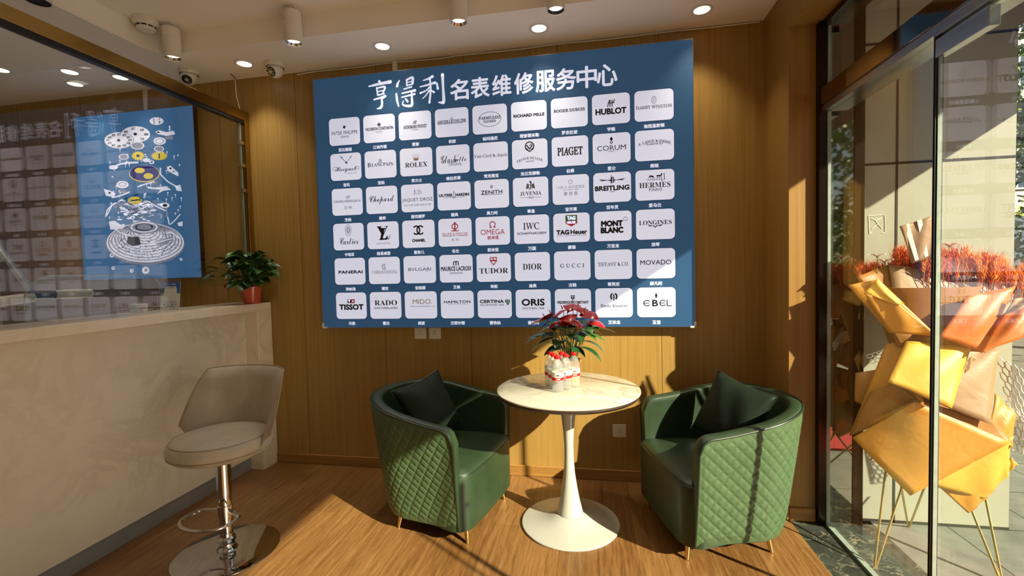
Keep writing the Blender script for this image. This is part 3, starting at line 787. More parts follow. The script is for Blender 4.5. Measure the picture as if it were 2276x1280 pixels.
def p_brush(bm, pts, mi=0, z=0.0):
    """a brush stroke: points (x, y, width)"""
    P = catmull([Vector(p) for p in pts], 6); L = []; Rr = []
    for i, p in enumerate(P):
        t = (P[min(i + 1, len(P) - 1)] - P[max(i - 1, 0)]); t.z = 0; t = t.normalized() if t.length > 1e-9 else Vector((1, 0, 0)); n = Vector((-t.y, t.x, 0)) * max(.0004, p.z / 2)
        L.append((p.x + n.x, p.y + n.y)); Rr.append((p.x - n.x, p.y - n.y))
    V = [(bm.verts.new((a[0], a[1], z)), bm.verts.new((c[0], c[1], z))) for a, c in zip(L, Rr)]
    for p, q in zip(V, V[1:]): bm.faces.new((p[0], q[0], q[1], p[1])).material_index = mi
    p_disc(bm, P[0].x, P[0].y, P[0].z * .5, P[0].z * .5, mi, z, 10); p_disc(bm, P[-1].x, P[-1].y, P[-1].z * .5, P[-1].z * .5, mi, z, 10)

BASES = dict(r=0x1D400, u=0x1D434, i=0x1D434, bi=0x1D468, sc=0x1D4D0, fr=0x1D56C)
def glyphs(s, style):
    if style not in BASES: return s
    B_ = BASES[style]; out = ''
    for ch in s:
        if 'A' <= ch <= 'Z': out += chr(B_ + ord(ch) - 65)
        elif ch == 'h' and style in ('u', 'i'): out += '\u210e'
        elif 'a' <= ch <= 'z': out += chr(B_ + 26 + ord(ch) - 97)
        else: out += ch
    return out
_cache = {}
def text_shape(s, style):
    if (s, style) not in _cache: prefetch([(s, style)])
    return _cache[(s, style)]
def prefetch(pairs):
    """shape many texts with a single scene update"""
    todo = []
    for k in dict.fromkeys(pairs):
        cu = bpy.data.curves.new('txt', 'FONT'); cu.body = glyphs(*k); cu.size = 1; cu.resolution_u = 3
        o = bpy.data.objects.new('txt', cu); C.objects.link(o); todo.append((k, cu, o))
    dg = bpy.context.evaluated_depsgraph_get()
    for k, cu, o in todo:
        me = bpy.data.meshes.new_from_object(o.evaluated_get(dg))
        V = [(v.co.x - (.268 * v.co.y if k[1] == 'u' else 0), v.co.y) for v in me.vertices]; F = [tuple(p.vertices) for p in me.polygons]; bpy.data.meshes.remove(me)
        x0, x1 = min(v[0] for v in V), max(v[0] for v in V); y0, y1 = min(v[1] for v in V), max(v[1] for v in V)
        _cache[k] = ([((x - x0) / (x1 - x0) - .5, (y - y0) / max(1e-6, y1 - y0) - .5) for x, y in V], F, (x1 - x0) / max(1e-6, y1 - y0))
    for k, cu, o in todo: bpy.data.objects.remove(o); bpy.data.curves.remove(cu)
def p_text(bm, s, style, cx, cy, w=None, h=None, mi=0, z=0.0, bold=0.0, arc=0.0):
    """text fitted to width w and / or height h; bold = stroke thickening, arc = rise of the middle"""
    V, F, asp = text_shape(s, style)
    if w is None: w = h * asp
    if h is None: h = w / asp
    offs = [(0, 0)] if not bold else [(0, 0), (bold, 0), (-bold, 0), (0, bold), (0, -bold), (bold * .7, bold * .7), (-bold * .7, bold * .7), (bold * .7, -bold * .7), (-bold * .7, -bold * .7)]
    for n, (ox, oy) in enumerate(offs):
        vs = []
        for x, y in V:
            X = x * w; vs.append(bm.verts.new((cx + X + ox, cy + y * h + oy + arc * (1 - (2 * x) ** 2), z + n * 4e-6)))
        for f in F:
            try: bm.faces.new([vs[i] for i in f]).material_index = mi
            except ValueError: pass

def rrect(w, h, r, cx=0, cy=0, n=6):
    P = []
    for sx, sy, a0 in ((1, -1, -90), (1, 1, 0), (-1, 1, 90), (-1, -1, 180)):
        for k in range(n + 1):
            a = math.radians(a0 + 90 * k / n); P.append((cx + sx * (w / 2 - r) + r * math.cos(a), cy + sy * (h / 2 - r) + r * math.sin(a)))
    return P

# ------------------------------------------------------------------ the big light box sign
SX0, SX1, SZ0, SZ1, SY = -1.914, .612, 1.018, 2.762, 2.972      # as read on the plane y = SY
SB, SK = 2.949, 2.949 / 2.972                                     # its real front and the scale that goes with it
sg = thing('light_box_sign', 'wide blue light box sign with white headline and rows of white logo tiles', 'sign', ((SX0 + SX1) / 2 * SK, SB, 1.4 + (SZ0 - 1.4) * SK))
sg.scale = (SK, 1, SK)
UP = Matrix.Rotation(PI / 2, 4, 'X')           # print plane -> upright, facing -y
def printed(name, bm, mats, parent, off, kind=None):
    """stand the print up on the front of its parent, off in front of it"""
    bmesh.ops.transform(bm, matrix=Matrix.Translation((0, -off, 0)) @ UP, verts=bm.verts[:])
    return obj(name, bm, mats, parent, smooth=False)
cx0 = (SX0 + SX1) / 2
def sx(x): return x - cx0
def sz(z): return z - SZ0
b = bm_new(); box(b, sx(SX0), sx(SX1), 0, YB - SB - .002, 0, SZ1 - SZ0); 
b.normal_update()
for f in b.faces: f.material_index = 0 if f.normal.y < -.9 else 1
obj('sign_box', b, [M_blue, M_darkmetal], sg, smooth=False)
b = bm_new()
for x0, x1, y0, y1 in ((SX0 - .003, SX0, SZ0 - .003, SZ1 + .003), (SX1, SX1 + .003, SZ0 - .003, SZ1 + .003)): box(b, sx(x0), sx(x1), -.003, .03, sz(y0), sz(y1))
box(b, sx(SX0), sx(SX1), -.003, .03, sz(SZ1), sz(SZ1 + .003)); box(b, sx(SX0), sx(SX1), -.003, .03, sz(SZ0 - .003), sz(SZ0)); obj('sign_frame', b, M_steel, sg, smooth=False)
for xx in (SX0, SX1):
    b = bm_new(); s = 1 if xx == SX0 else -1
    box(b, *sorted((sx(xx - s * .006), sx(xx + s * .028))), -.007, .03, -.008, .004); box(b, *sorted((sx(xx - s * .008), sx(xx + s * .004))), -.007, .03, -.008, .03); obj('corner_bracket', b, M_whitep, sg, smooth=False, bevel=.002)
# headline
b = bm_new()
for ch, px_ in zip('名表维修服务中心', (1021, 1067, 1115, 1164, 1212, 1258, 1304, 1349)):
    py_ = 199 - (px_ - 1021) * .098
    q = at(px_, py_, 1, SY); w = .121 * (1 if ch != '心' else 1.0)
    p_text(b, ch, 's', sx(q.x), sz(q.z), w, .130, bold=.0032)
printed('headline_lettering', b, M_head, sg, .0016)
b = bm_new()
K = 460 / 1963
STR = [[(598, 308, 10), (650, 296, 20), (720, 280, 24), (802, 264, 28)], [(694, 258, 18), (714, 284, 20)], [(672, 322, 14), (682, 392, 13)], [(672, 326, 13), (748, 312, 18), (734, 362, 14)], [(680, 358, 9), (736, 346, 10)], [(682, 392, 12), (742, 376, 13)],
       [(646, 434, 12), (700, 418, 16), (758, 398, 18), (722, 428, 16), (724, 468, 19), (712, 508, 22), (676, 520, 8)],
       [(888, 252, 8), (872, 280, 18), (866, 306, 22)], [(858, 380, 16), (866, 440, 19), (880, 496, 12)], [(955, 248, 14), (958, 300, 12)], [(955, 246, 14), (1012, 226, 22), (1012, 284, 16)], [(958, 272, 9), (1010, 258, 10)], [(960, 300, 12), (1010, 284, 13)],
       [(930, 334, 10), (1002, 312, 14)], [(914, 374, 12), (980, 358, 15), (1036, 346, 22)], [(910, 412, 11), (1032, 380, 17)], [(1002, 352, 14), (1006, 420, 18), (1004, 486, 24), (950, 492, 18), (918, 478, 12), (926, 446, 9)], [(948, 428, 14), (966, 452, 17)],
       [(1202, 214, 22), (1160, 236, 16), (1114, 252, 8)], [(1084, 312, 9), (1150, 296, 16), (1226, 272, 20)], [(1176, 236, 15), (1184, 340, 16), (1172, 462, 18)], [(1172, 318, 13), (1140, 348, 12), (1086, 372, 16)], [(1170, 348, 13), (1140, 392, 10), (1108, 424, 7)], [(1190, 346, 11), (1216, 364, 16)],
       [(1242, 280, 15), (1252, 330, 19)], [(1296, 196, 26), (1302, 320, 20), (1308, 446, 26), (1292, 462, 22), (1258, 458, 7)]]
for s_ in STR:
    pts = []
    for x, y, w in s_:
        q = at(680 + x * K, 120 + y * K, 1, SY); pts.append((sx(q.x), sz(q.z), w * K * .0035))
    p_brush(b, pts, 0, 3e-5 * STR.index(s_))
printed('brush_lettering', b, M_head, sg, .0016)

CAPS = ['百达翡丽 江诗丹顿 爱彼 积家 帕玛强尼 理查德米勒 罗杰杜彼 宇舶 海润温斯顿', '宝玑 宝珀 劳力士 格拉苏蒂 梵克雅宝 法兰克穆勒 伯爵 昆仑 朗格', '芝柏 萧邦 雅克德罗 雅典 真力时 尊皇 宝齐莱 百年灵 爱马仕',
        '卡地亚 路易威登 香奈儿 名仕 欧米茄 万国 豪雅 万宝龙 浪琴', '沛纳海 瑞宝 宝格丽 艾美 帝舵 迪奥 古驰 蒂芙尼 摩凡陀', '天梭 雷达 美度 汉密尔顿 雪铁纳 豪利时 康斯登 艾米龙 玉宝']
# each logo: t text / d disc / g ring / l line / p polygon, in units of the tile width (x right, y up)
T = lambda s, st, x, y, w=None, h=None, mi=0, bold=0, arc=0: ('t', s, st, x, y, w, h, mi, bold, arc)
D_ = lambda x, y, rx, ry=None, mi=0: ('d', x, y, rx, ry or rx, mi)
G_ = lambda x, y, rx, ry, w, mi=0, a0=0, a1=2 * PI: ('g', x, y, rx, ry, w, mi, a0, a1)
L_ = lambda pts, w, mi=0: ('l', pts, w, mi)
Y_ = lambda pts, mi=0: ('p', pts, mi)
def star(cx, cy, R, r, n, a=PI / 2): return [(cx + (R if k % 2 == 0 else r) * math.cos(a + PI * k / n), cy + (R if k % 2 == 0 else r) * math.sin(a + PI * k / n)) for k in range(2 * n)]
def cross4(cx, cy, R, w0, w1): 
    out = []
    for k in range(4):
        c, s = math.cos(PI / 2 * k), math.sin(PI / 2 * k)
        out.append(Y_([(cx + c * a - s * q, cy + s * a + c * q) for a, q in ((0, -w0), (R, -w1), (R, w1), (0, w0))]))
    return out
def crown(cx, cy, w, h, mi):
    o = [Y_([(cx - w * .30, cy - h * .5), (cx + w * .30, cy - h * .5), (cx + w * .36, cy - h * .2), (cx - w * .36, cy - h * .2)], mi)]
    for q in (-1, -.5, 0, .5, 1):
        tx, ty = cx + q * w * .5, cy + h * (.42 - .12 * abs(q)); o += [Y_([(cx + q * w * .30 - .010, cy - h * .25), (cx + q * w * .30 + .010, cy - h * .25), (tx, ty)], mi), D_(tx, ty, .009, .009, mi)]
    return o
def wing(cx, cy, s, L, mi=0):
    return [Y_([(cx + s * .02, cy - .02 + .012 * k), (cx + s * (L - .02 * k), cy + .030 - .020 * k), (cx + s * (L - .012 - .02 * k), cy + .016 - .020 * k), (cx + s * .02, cy - .030 + .012 * k)], mi) for k in range(3)]
K_, GR, RD, GO, GN, WH = 0, 1, 2, 3, 4, 5
LOGO = [[
 cross4(0, .13, .045, .010, .022) + [G_(0, .13, .03, .03, .008), T('PATEK PHILIPPE', 's', 0, -.035, .84, .105), T('GENEVE', 's', 0, -.155, .28, .06)],
 cross4(0, .115, .052, .006, .030) + [T('VACHERON CONSTANTIN', 's', 0, 0, .88, .085, bold=.003), T('GENEVE', 'r', 0, -.10, .22, .04)],
 [T('AP', 'u', 0, .095, .11, .085, bold=.004), T('AUDEMARS PIGUET', 'u', 0, -.03, .72, .09, bold=.0035), T('Le Brassus', 'bi', 0, -.115, .20, .04)],
 [T('JL', 'r', 0, .125, .07, .05), L_([(-.06, .09), (.06, .09)], .01), T('JAEGER-LECOULTRE', 'u', 0, .03, .84, .085, bold=.0035), L_([(-.43, .02), (-.40, -.03), (.34, -.03)], .012), L_([(.42, .03), (.36, -.03)], .008)],
 [G_(0, 0, .33, .21, .012), T('PARMIGIANI', 'u', 0, .04, .60, .085, bold=.003), T('FLEURIER', 'u', 0, -.06, .36, .06, bold=.003)],
 [T('RICHARD MILLE', 's', 0, .02, .86, .075, bold=.006)],
 [T('ROGER DUBUIS', 'u', 0, .06, .84, .075, bold=.0045)],
 [Y_([(-.10, .06), (-.075, .06), (-.02, .24), (-.045, .24)]), Y_([(.02, .06), (.045, .06), (.045, .24), (.02, .24)]), L_([(-.075, .16), (.10, .16)], .022), Y_([(.05, .15), (.075, .15), (.115, .25), (.09, .25)]), Y_([(-.035, .06), (-.01, .06), (-.005, .24), (-.03, .24)]), T('HUBLOT', 's', 0, -.06, .80, .15, bold=.010)],
 [G_(0, .14, .062, .10, .010), T('H', 'u', 0, .175, .05, .05), T('W', 'u', 0, .105, .055, .05), T('HARRY WINSTON', 'u', 0, -.04, .92, .085, bold=.0015)]],
 [[L_([(-.17, .33), (.02, .12)], .014), L_([(.02, .12), (.21, .32)], .012), D_(.02, .12, .03), G_(-.13, .28, .03, .03, .01), G_(.17, .275, .022, .022, .008), T('Breguet', 'sc', 0, -.085, .70, .19), G_(-.34, -.04, .09, .06, .010), G_(.36, -.05, .07, .05, .009), T('Depuis 1775', 'r', .20, -.20, .28, .04)],
 [T('JB', 'r', -.01, .11, .11, .08), L_([(-.07, .06), (.06, .06)], .01), T('B', 'r', -.36, 0, .10, .125), T('LANCPAIN', 'r', .06, -.005, .68, .10)],
 crown(0, .14, .22, .20, GO) + [T('ROLEX', 'r', 0, -.08, .68, .14)],
 [T('Glash', 'sc', -.13, .01, .46, .22), T('utte', 'sc', .24, -.01, .32, .13), D_(.14, .095, .010), D_(.18, .10, .010), T('ORIGINAL', 's', .07, -.14, .40, .075)],
 [T('Van Cleef & Arpels', 'u', 0, .02, .96, .115, bold=.001)],
 [G_(0, .21, .135, .135, .030, 0, -.35 * PI, 1.35 * PI), L_([(-.085, .25), (0, .13), (.085, .25)], .032), L_([(-.11, .17), (0, .06), (.11, .17)], .030), L_([(0, .22), (.06, .28)], .022), T('FRANCK MULLER', 'r', 0, -.20, .72, .07, arc=.09), T('GENEVE', 'r', 0, -.205, .25, .045)],
 [T('PIAGET', 'u', 0, 0, .68, .21, bold=.008)],
 [D_(0, .255, .035, .03), L_([(0, .20), (0, .30)], .03), L_([(-.04, .225), (.04, .225)], .014), Y_([(-.045, .16), (0, .205), (.045, .16), (0, .105)]), D_(0, .16, .018, .018, WH), T('CORUM', 's', 0, .01, .76, .135), T('SUISSE', 's', 0, -.085, .16, .03)],
 [T('A. LANGE & SOHNE', 'u', 0, .03, .84, .07, bold=.002, arc=.085), T('GLASHUTTE I/SA', 'u', 0, .035, .44, .04, bold=.002)]],
 [[T('GP', 's', .03, .14, .13, .085), T('GIRARD-PERREGAUX', 's', 0, .02, .88, .07), T('芝 柏', 's', .02, -.17, .24, .075)],
 [T('Chopard', 'sc', 0, 0, .78, .26)],
 [T('J', 'u', -.08, .17, .06, .13), D_(.0, .21, .012), D_(.0, .13, .012), D_(-.02, .17, .008), T('D', 'u', .08, .17, .09, .12), T('JAQUET DROZ', 's', 0, -.06, .94, .12), T('ART HORLOGER DEPUIS 1738', 's', 0, -.20, .82, .045)],
 [T('ULYSSE', 's', -.25, .03, .40, .075, bold=.006), T('NARDIN', 's', .25, .03, .40, .075, bold=.006), L_([(0, .15), (0, -.07)], .012), G_(0, .0, .05, .06, .012, 0, PI, 2 * PI), L_([(-.03, .10), (.03, .10)], .01), T('SINCE 1846 LE LOCLE SUISSE', 's', 0, -.045, .58, .022)],
 [Y_(star(0, .20, .06, .024, 5)), D_(0, .20, .016, .016, WH), T('ZENITH', 's', 0, .05, .62, .10, bold=.003), L_([(-.30, -.02), (.30, -.02)], .01)],
 [Y_([(-.10, .24), (-.03, .20), (-.05, .10), (-.13, .08)], GR), Y_([(.10, .24), (.03, .20), (.05, .10), (.13, .08)], GR), T('J', 'r', 0, .16, .09, .20), D_(0, .28, .026, .02), T('JUVENIA', 'r', 0, -.05, .60, .12), L_([(-.30, -.16), (-.11, -.16)], .008), L_([(.11, -.16), (.30, -.16)], .008), T('1860', 's', 0, -.16, .18, .06)],
 [G_(0, .21, .055, .055, .010, GR), T('CARL F. BUCHERER', 'u', 0, .07, .76, .075, mi=GR), T('LUCERNE 1888', 's', 0, -.005, .40, .028, mi=GR), T('寶 齊 萊', 's', 0, -.11, .38, .10, mi=GR)],
 [*wing(0, .20, -1, .34), *wing(0, .20, 1, .34), T('B', 'r', .015, .20, .09, .16), L_([(-.02, .33), (-.02, .09)], .014), G_(0, .19, .06, .07, .012), T('BREITLING', 's', 0, -.02, .90, .12, bold=.009), T('1884', 's', 0, -.115, .14, .035)],
 [G_(-.14, .17, .04, .04, .010), G_(-.03, .165, .035, .035, .010), Y_([(-.16, .22), (-.02, .20), (-.03, .24), (-.12, .26)]), Y_([(.04, .22), (.17, .22), (.20, .29), (.16, .30), (.15, .25), (.06, .26)]), L_([(.07, .22), (.05, .14)], .014), L_([(.11, .22), (.12, .14)], .014), L_([(.16, .22), (.18, .14)], .014), L_([(.24, .27), (.25, .14)], .018), D_(.24, .285, .014), L_([(-.22, .135), (.28, .135)], .008), T('HERMES', 'r', 0, 0, .80, .14), L_([(.16, .115), (.20, .09)], .016), T('PARIS', 's', .02, -.125, .34, .075)]],
 [[G_(0, .20, .105, .17, .010), G_(-.012, .20, .05, .10, .010), G_(.012, .20, .05, .10, .010), L_([(-.02, .14), (-.02, .26)], .008), L_([(.02, .14), (.02, .26)], .008), T('Cartier', 'sc', .01, -.13, .60, .20)],
 [T('L', 'bi', .015, .04, .26, .33, bold=.010), L_([(-.02, -.105), (.20, -.105)], .025), L_([(.19, -.10), (.23, .0)], .016), T('V', 'r', -.01, .12, .38, .30), T('LOUIS VUITTON', 's', 0, -.24, .42, .045)],
 [G_(.062, .11, .125, .14, .042, 0, .22 * PI, 1.78 * PI), G_(-.062, .11, .125, .14, .042, 0, -.78 * PI, .78 * PI), T('CHANEL', 's', 0, -.19, .40, .075, bold=.007)],
 [G_(0, .17, .10, .09, .028, RD), L_([(0, .28), (0, .05)], .035, RD), L_([(-.11, .045), (.11, .045)], .026, RD), L_([(-.04, .28), (.04, .28)], .02, RD), T('BAUME & MERCIER', 's', 0, -.045, .76, .075, mi=RD), L_([(-.38, -.10), (-.10, -.10)], .012), L_([(.10, -.10), (.38, -.10)], .012, RD), T('GENEVE 1830', 's', 0, -.10, .18, .025), T('名 仕', 's', .0, -.21, .24, .07)],
 [G_(0, .19, .09, .085, .026, RD, -.32 * PI, 1.32 * PI), L_([(-.10, .10), (-.03, .10), (-.045, .13)], .024, RD), L_([(.10, .10), (.03, .10), (.045, .13)], .024, RD), T('OMEGA', 's', 0, -.03, .70, .155, mi=RD), T('欧米茄', 's', .01, -.19, .32, .10, mi=RD, bold=.003)],
 [T('IWC', 'u', 0, .09, .46, .19, bold=.002), T('SCHAFFHAUSEN', 's', 0, -.11, .82, .065, bold=.002)],
 [Y_([(-.155, .34), (.155, .34), (.155, .19), (-.155, .19)], GN), Y_([(-.155, .19), (.155, .19), (.155, .12), (0, .04), (-.155, .12)], RD), T('TAG', 's', 0, .265, .22, .09, mi=WH, bold=.008), T('HEUER', 's', 0, .145, .24, .065, mi=WH, bold=.004), L_([(-.155, .34), (.155, .34), (.155, .12), (0, .04), (-.155, .12), (-.155, .34)], .012, GO), T('TAG', 's', -.24, -.12, .34, .115, bold=.010), T('Heuer', 's', .20, -.12, .44, .115, bold=.008), T('SWISS AVANT-GARDE SINCE 1860', 's', 0, -.215, .80, .03)],
 [T('MONT', 's', -.02, .07, .56, .14, bold=.014), T('BLANC', 's', -.02, -.11, .58, .14, bold=.014), G_(.34, .18, .055, .055, .010)],
 [T('LONGINES', 'r', 0, .05, .84, .12), *wing(0, -.03, -1, .20), *wing(0, -.03, 1, .20), Y_([(-.03, -.05), (.03, -.05), (0, -.10)])]],
 [[T('PANERAI', 's', .02, -.02, .78, .085, bold=.006, mi=K_)],
 [G_(0, .11, .075, .085, .016, GR, .25 * PI, 1.8 * PI), T('S', 's', .01, .11, .06, .09, mi=GR), T('CHRONOSWISS', 'u', 0, -.05, .80, .10, mi=GR)],
 [T('BVLGARI', 's', 0, .01, .70, .095), L_([(.19, -.055), (.26, -.055)], .008)],
 [L_([(-.07, .09), (-.07, .17)], .028), L_([(0, .09), (0, .19)], .028), L_([(.07, .09), (.07, .17)], .028), G_(-.035, .165, .05, .055, .026, 0, 0, PI), G_(.035, .165, .05, .055, .026, 0, 0, PI), T('MAURICE LACROIX', 's', 0, .0, .92, .125, bold=.004), T('Switzerland', 's', 0, -.12, .38, .07)],
 [Y_([(-.10, .30), (.10, .30), (.10, .18), (0, .06), (-.10, .18)], RD), Y_([(-.075, .275), (-.015, .275), (-.015, .22), (-.075, .22)], WH), Y_([(.075, .275), (.015, .275), (.015, .22), (.075, .22)], WH), Y_([(-.07, .18), (.07, .18), (0, .10)], WH), T('TUDOR', 'r', 0, -.09, .84, .155)],
 [T('DIOR', 'r', 0, 0, .54, .17)],
 [T('G U C C I', 'u', 0, 0, .66, .11, bold=.002)],
 [T('TIFFANY & CO.', 'u', 0, .01, .84, .105, bold=.001)],
 [T('MOVADO', 's', 0, .03, .80, .125, bold=.0015)]],
 [[Y_([(-.12, .20), (0, .20), (0, .08), (-.12, .08)]), Y_([(0, .20), (.12, .20), (.12, .08), (0, .08)], RD), T('T', 's', -.06, .14, .07, .075, mi=WH, bold=.008), L_([(.03, .14), (.09, .14)], .022, WH), L_([(.06, .11), (.06, .17)], .022, WH), T('TISSOT', 's', 0, -.04, .78, .15, bold=.012)],
 [T('RADO', 'r', .01, .08, .72, .155), T('SWITZERLAND', 's', .01, -.08, .74, .055, mi=GR, bold=.002)],
 [T('MIDO.', 's', .05, .10, .60, .14, mi=GO), T('SWISS WATCHES SINCE 1918', 's', .05, -.04, .78, .035)],
 [T('HAMILTON', 's', 0, .08, .80, .07, bold=.003), T('AMERICAN SPIRIT SWISS', 's', 0, .015, .56, .025)],
 [T('CERTINA', 's', -.08, .08, .70, .085, bold=.006), T('瑞士雪铁纳表 1888', 's', -.08, -.02, .70, .06), D_(.36, .08, .055, .05, GN), D_(.41, .08, .045, .05, GN), Y_([(.34, .05), (.44, .05), (.40, -.03), (.37, -.03)], GN), L_([(.34, .075), (.385, .035), (.43, .075)], .010, WH), D_(.365, .095, .012, .012, WH), D_(.41, .095, .012, .012, WH)],
 [T('ORIS', 's', 0, .04, .64, .18, bold=.010), T('HOLSTEIN 1904', 's', 0, -.13, .62, .05, bold=.001)],
 [Y_([(-.055, .22), (.055, .22), (.055, .14), (0, .09), (-.055, .14)]), L_([(-.055, .18), (.055, .18)], .010, WH), L_([(0, .22), (0, .11)], .010, WH), T('FREDERIQUE CONSTANT', 's', 0, .02, .86, .085, bold=.004), T('GENEVE', 's', .02, -.08, .30, .05, bold=.002)],
 [G_(0, .17, .10, .11, .040, 0, .62 * PI, 1.3 * PI), G_(0, .17, .10, .11, .040, 0, -.3 * PI, .38 * PI), Y_([(-.035, .16), (0, .25), (.035, .16), (0, .09)]), D_(0, .17, .014, .014, WH), D_(0, .085, .02), T('Emile Chouriet', 'fr', 0, -.09, .72, .11), T('GENEVE', 's', 0, -.20, .22, .035)],
 [G_(-.045, .18, .07, .065, .022, 0, -.42 * PI, .42 * PI), G_(.045, .18, .07, .065, .022, 0, .58 * PI, 1.42 * PI), L_([(-.04, .18), (.04, .18)], .018), G_(-.24, -.02, .10, .085, .026, 0, .2 * PI, 1.8 * PI), L_([(-.33, -.02), (-.18, -.02)], .022), T('B', 's', -.03, -.02, .14, .165, bold=.008), G_(.17, -.02, .09, .085, .026, 0, .2 * PI, 1.8 * PI), L_([(.09, -.02), (.22, -.02)], .022), L_([(.28, .065), (.28, -.095), (.40, -.095)], .026)]]]
TW, TH = .2325, .187
prefetch([(i_[1], i_[2]) for r_ in LOGO for l_ in r_ for i_ in l_ if i_[0] == 't'] + [(c_, 's') for r_ in CAPS for c_ in r_.split()] + [(c_, 's') for c_ in 'JAN FEB MAR APR MAY JUN JUL AUG SEP OCT NOV DEC MON TUE WED THU FRI SAT SUN 1 2 3 8'.split()])
PR = [M_ltink, M_greyink, M_redink, M_goldink, M_grnink, M_tile]
edge = bm_new()
for r in range(6):
    caps = CAPS[r].split()
    for k in range(9):
        xc = -1.8075 + k * .2593 + TW / 2; zc = 2.482 - r * .2434 - TH / 2
        tx, tz = sx(xc), sz(zc)
        p_poly(edge, rrect(TW + .007, TH + .007, .030, tx, tz))
        b = bm_new(); p_poly(b, rrect(TW, TH, .027)); til = printed('logo_tile', b, M_tile, sg, 0); til.location = (tx, -.0014, tz)
        b = bm_new()
        for it in LOGO[r][k]:
            if it[0] == 't': p_text(b, it[1], it[2], it[3] * TW, it[4] * TW, None if it[5] is None else it[5] * TW, None if it[6] is None else it[6] * TW, it[7], 2e-5 if it[7] == WH else 0, it[8] * TW, it[9] * TW)
            elif it[0] == 'd': p_disc(b, it[1] * TW, it[2] * TW, it[3] * TW, it[4] * TW, it[5], 4e-4 if it[5] == WH else 0)
            elif it[0] == 'g': p_ring(b, it[1] * TW, it[2] * TW, it[3] * TW, it[4] * TW, it[5] * TW, it[6], 0, 28, it[7], it[8])
            elif it[0] == 'l': p_line(b, [(x * TW, y * TW) for x, y in it[1]], it[2] * TW, it[3], 4e-4 if it[3] == WH else 0)
            elif it[0] == 'p': p_poly(b, [(x * TW, y * TW) for x, y in it[1]], it[2], 4e-4 if it[2] == WH else (1e-4 if it[2] in (RD, GN) else 0))
        for f in b.faces:
            if f.material_index == WH:
                for v in f.verts: v.co.z = 6e-4
        printed('logo', b, PR, til, .0006)
        b = bm_new(); s_ = caps[k]; p_text(b, s_, 's', 0, -TH / 2 - .0315, None, .0235, bold=.0008); printed('caption_lettering', b, M_head, til, .0002)
printed('tile_outlines', edge, M_navy, sg, .0007)

# ------------------------------------------------------------------ second light box behind the partition
QX0, QX1, QZ0, QZ1 = -3.983, -2.905, 1.40, 2.673
s2 = thing('light_box_picture', 'blue light box picture of a watch movement taken apart behind the glass partition', 'picture', ((QX0 + QX1) / 2, SY, QZ0))
qc = (QX0 + QX1) / 2
b = bm_new(); box(b, QX0 - qc, QX1 - qc, 0, YB - SY - .002, 0, QZ1 - QZ0); 
b.normal_update()
for f in b.faces: f.material_index = 0 if f.normal.y < -.9 else 1
obj('picture_box', b, [M_blue2, M_darkmetal], s2, smooth=False)
b = bm_new(); ZK = 320 / 975
def zp(x, y): q = at(160 + x * ZK, 220 + y * ZK, 1, SY); return q.x - qc, q.z - QZ0
LV, LG, GD, IN, DK = 0, 1, 2, 3, 4
def z_el(x, y, rx, ry, mi, lev, n=40):
    pts = [zp(x + rx * math.cos(2 * PI * k / n), y + ry * math.sin(2 * PI * k / n)) for k in range(n)]; p_poly(b, pts, mi, lev)
def z_rg(x, y, rx, ry, w, mi, lev, n=44):
    A = [(zp(x + rx * math.cos(2 * PI * k / n), y + ry * math.sin(2 * PI * k / n)), zp(x + (rx - w) * math.cos(2 * PI * k / n), y + (ry - w * .55) * math.sin(2 * PI * k / n))) for k in range(n + 1)]
    for p, q in zip(A, A[1:]): p_poly(b, [p[0], q[0], q[1], p[1]], mi, lev)
def z_ln(pts, w, mi, lev): p_line(b, [zp(*p) for p in pts], w, mi, lev)
def z_pl(pts, mi, lev): p_poly(b, [zp(*p) for p in pts], mi, lev)
e_ = 1e-4
z_el(497, 985, 265, 138, LG, 0, 60); z_el(497, 972, 262, 134, LV, e_, 60)
for k in range(11): z_rg(497, 968 - k * 8, 252 - k * 21, 126 - k * 10.4, 9, LG, 2 * e_, 64)
rnd = random.Random(3)
for k in range(360):                                       # machined pearl pattern of the base plate
    a = rnd.uniform(0, 2 * PI); q = math.sqrt(rnd.random()) * .94; z_el(497 + 250 * q * math.cos(a), 965 - 18 * (1 - q) + 124 * q * math.sin(a), rnd.uniform(3, 7), rnd.uniform(2, 4), rnd.choice((LG, LG, DK)), 3 * e_, 8)
z_el(490, 870, 110, 44, LG, 4 * e_); z_rg(490, 868, 92, 36, 12, LV, 5 * e_); z_rg(490, 868, 60, 24, 10, DK, 5 * e_)
z_pl([(380, 930), (455, 935), (470, 985), (415, 1000), (372, 975)], DK, 5 * e_); z_pl([(560, 965), (680, 930), (690, 950), (600, 1000)], LG, 5 * e_)
z_ln([(410, 1000), (520, 985), (680, 945)], .008, LV, 6 * e_); z_ln([(640, 910), (670, 900), (740, 950)], .012, LV, 6 * e_); z_ln([(290, 880), (330, 905), (410, 930)], .010, LV, 6 * e_)
for x, y, r in ((270, 1060, 14), (740, 1085, 10), (280, 1145, 12), (405, 1163, 13), (500, 1160, 24)): z_el(x, y, r, r, LV, e_); z_el(x + 2, y - 2, r * .5, r * .5, LG, 2 * e_)
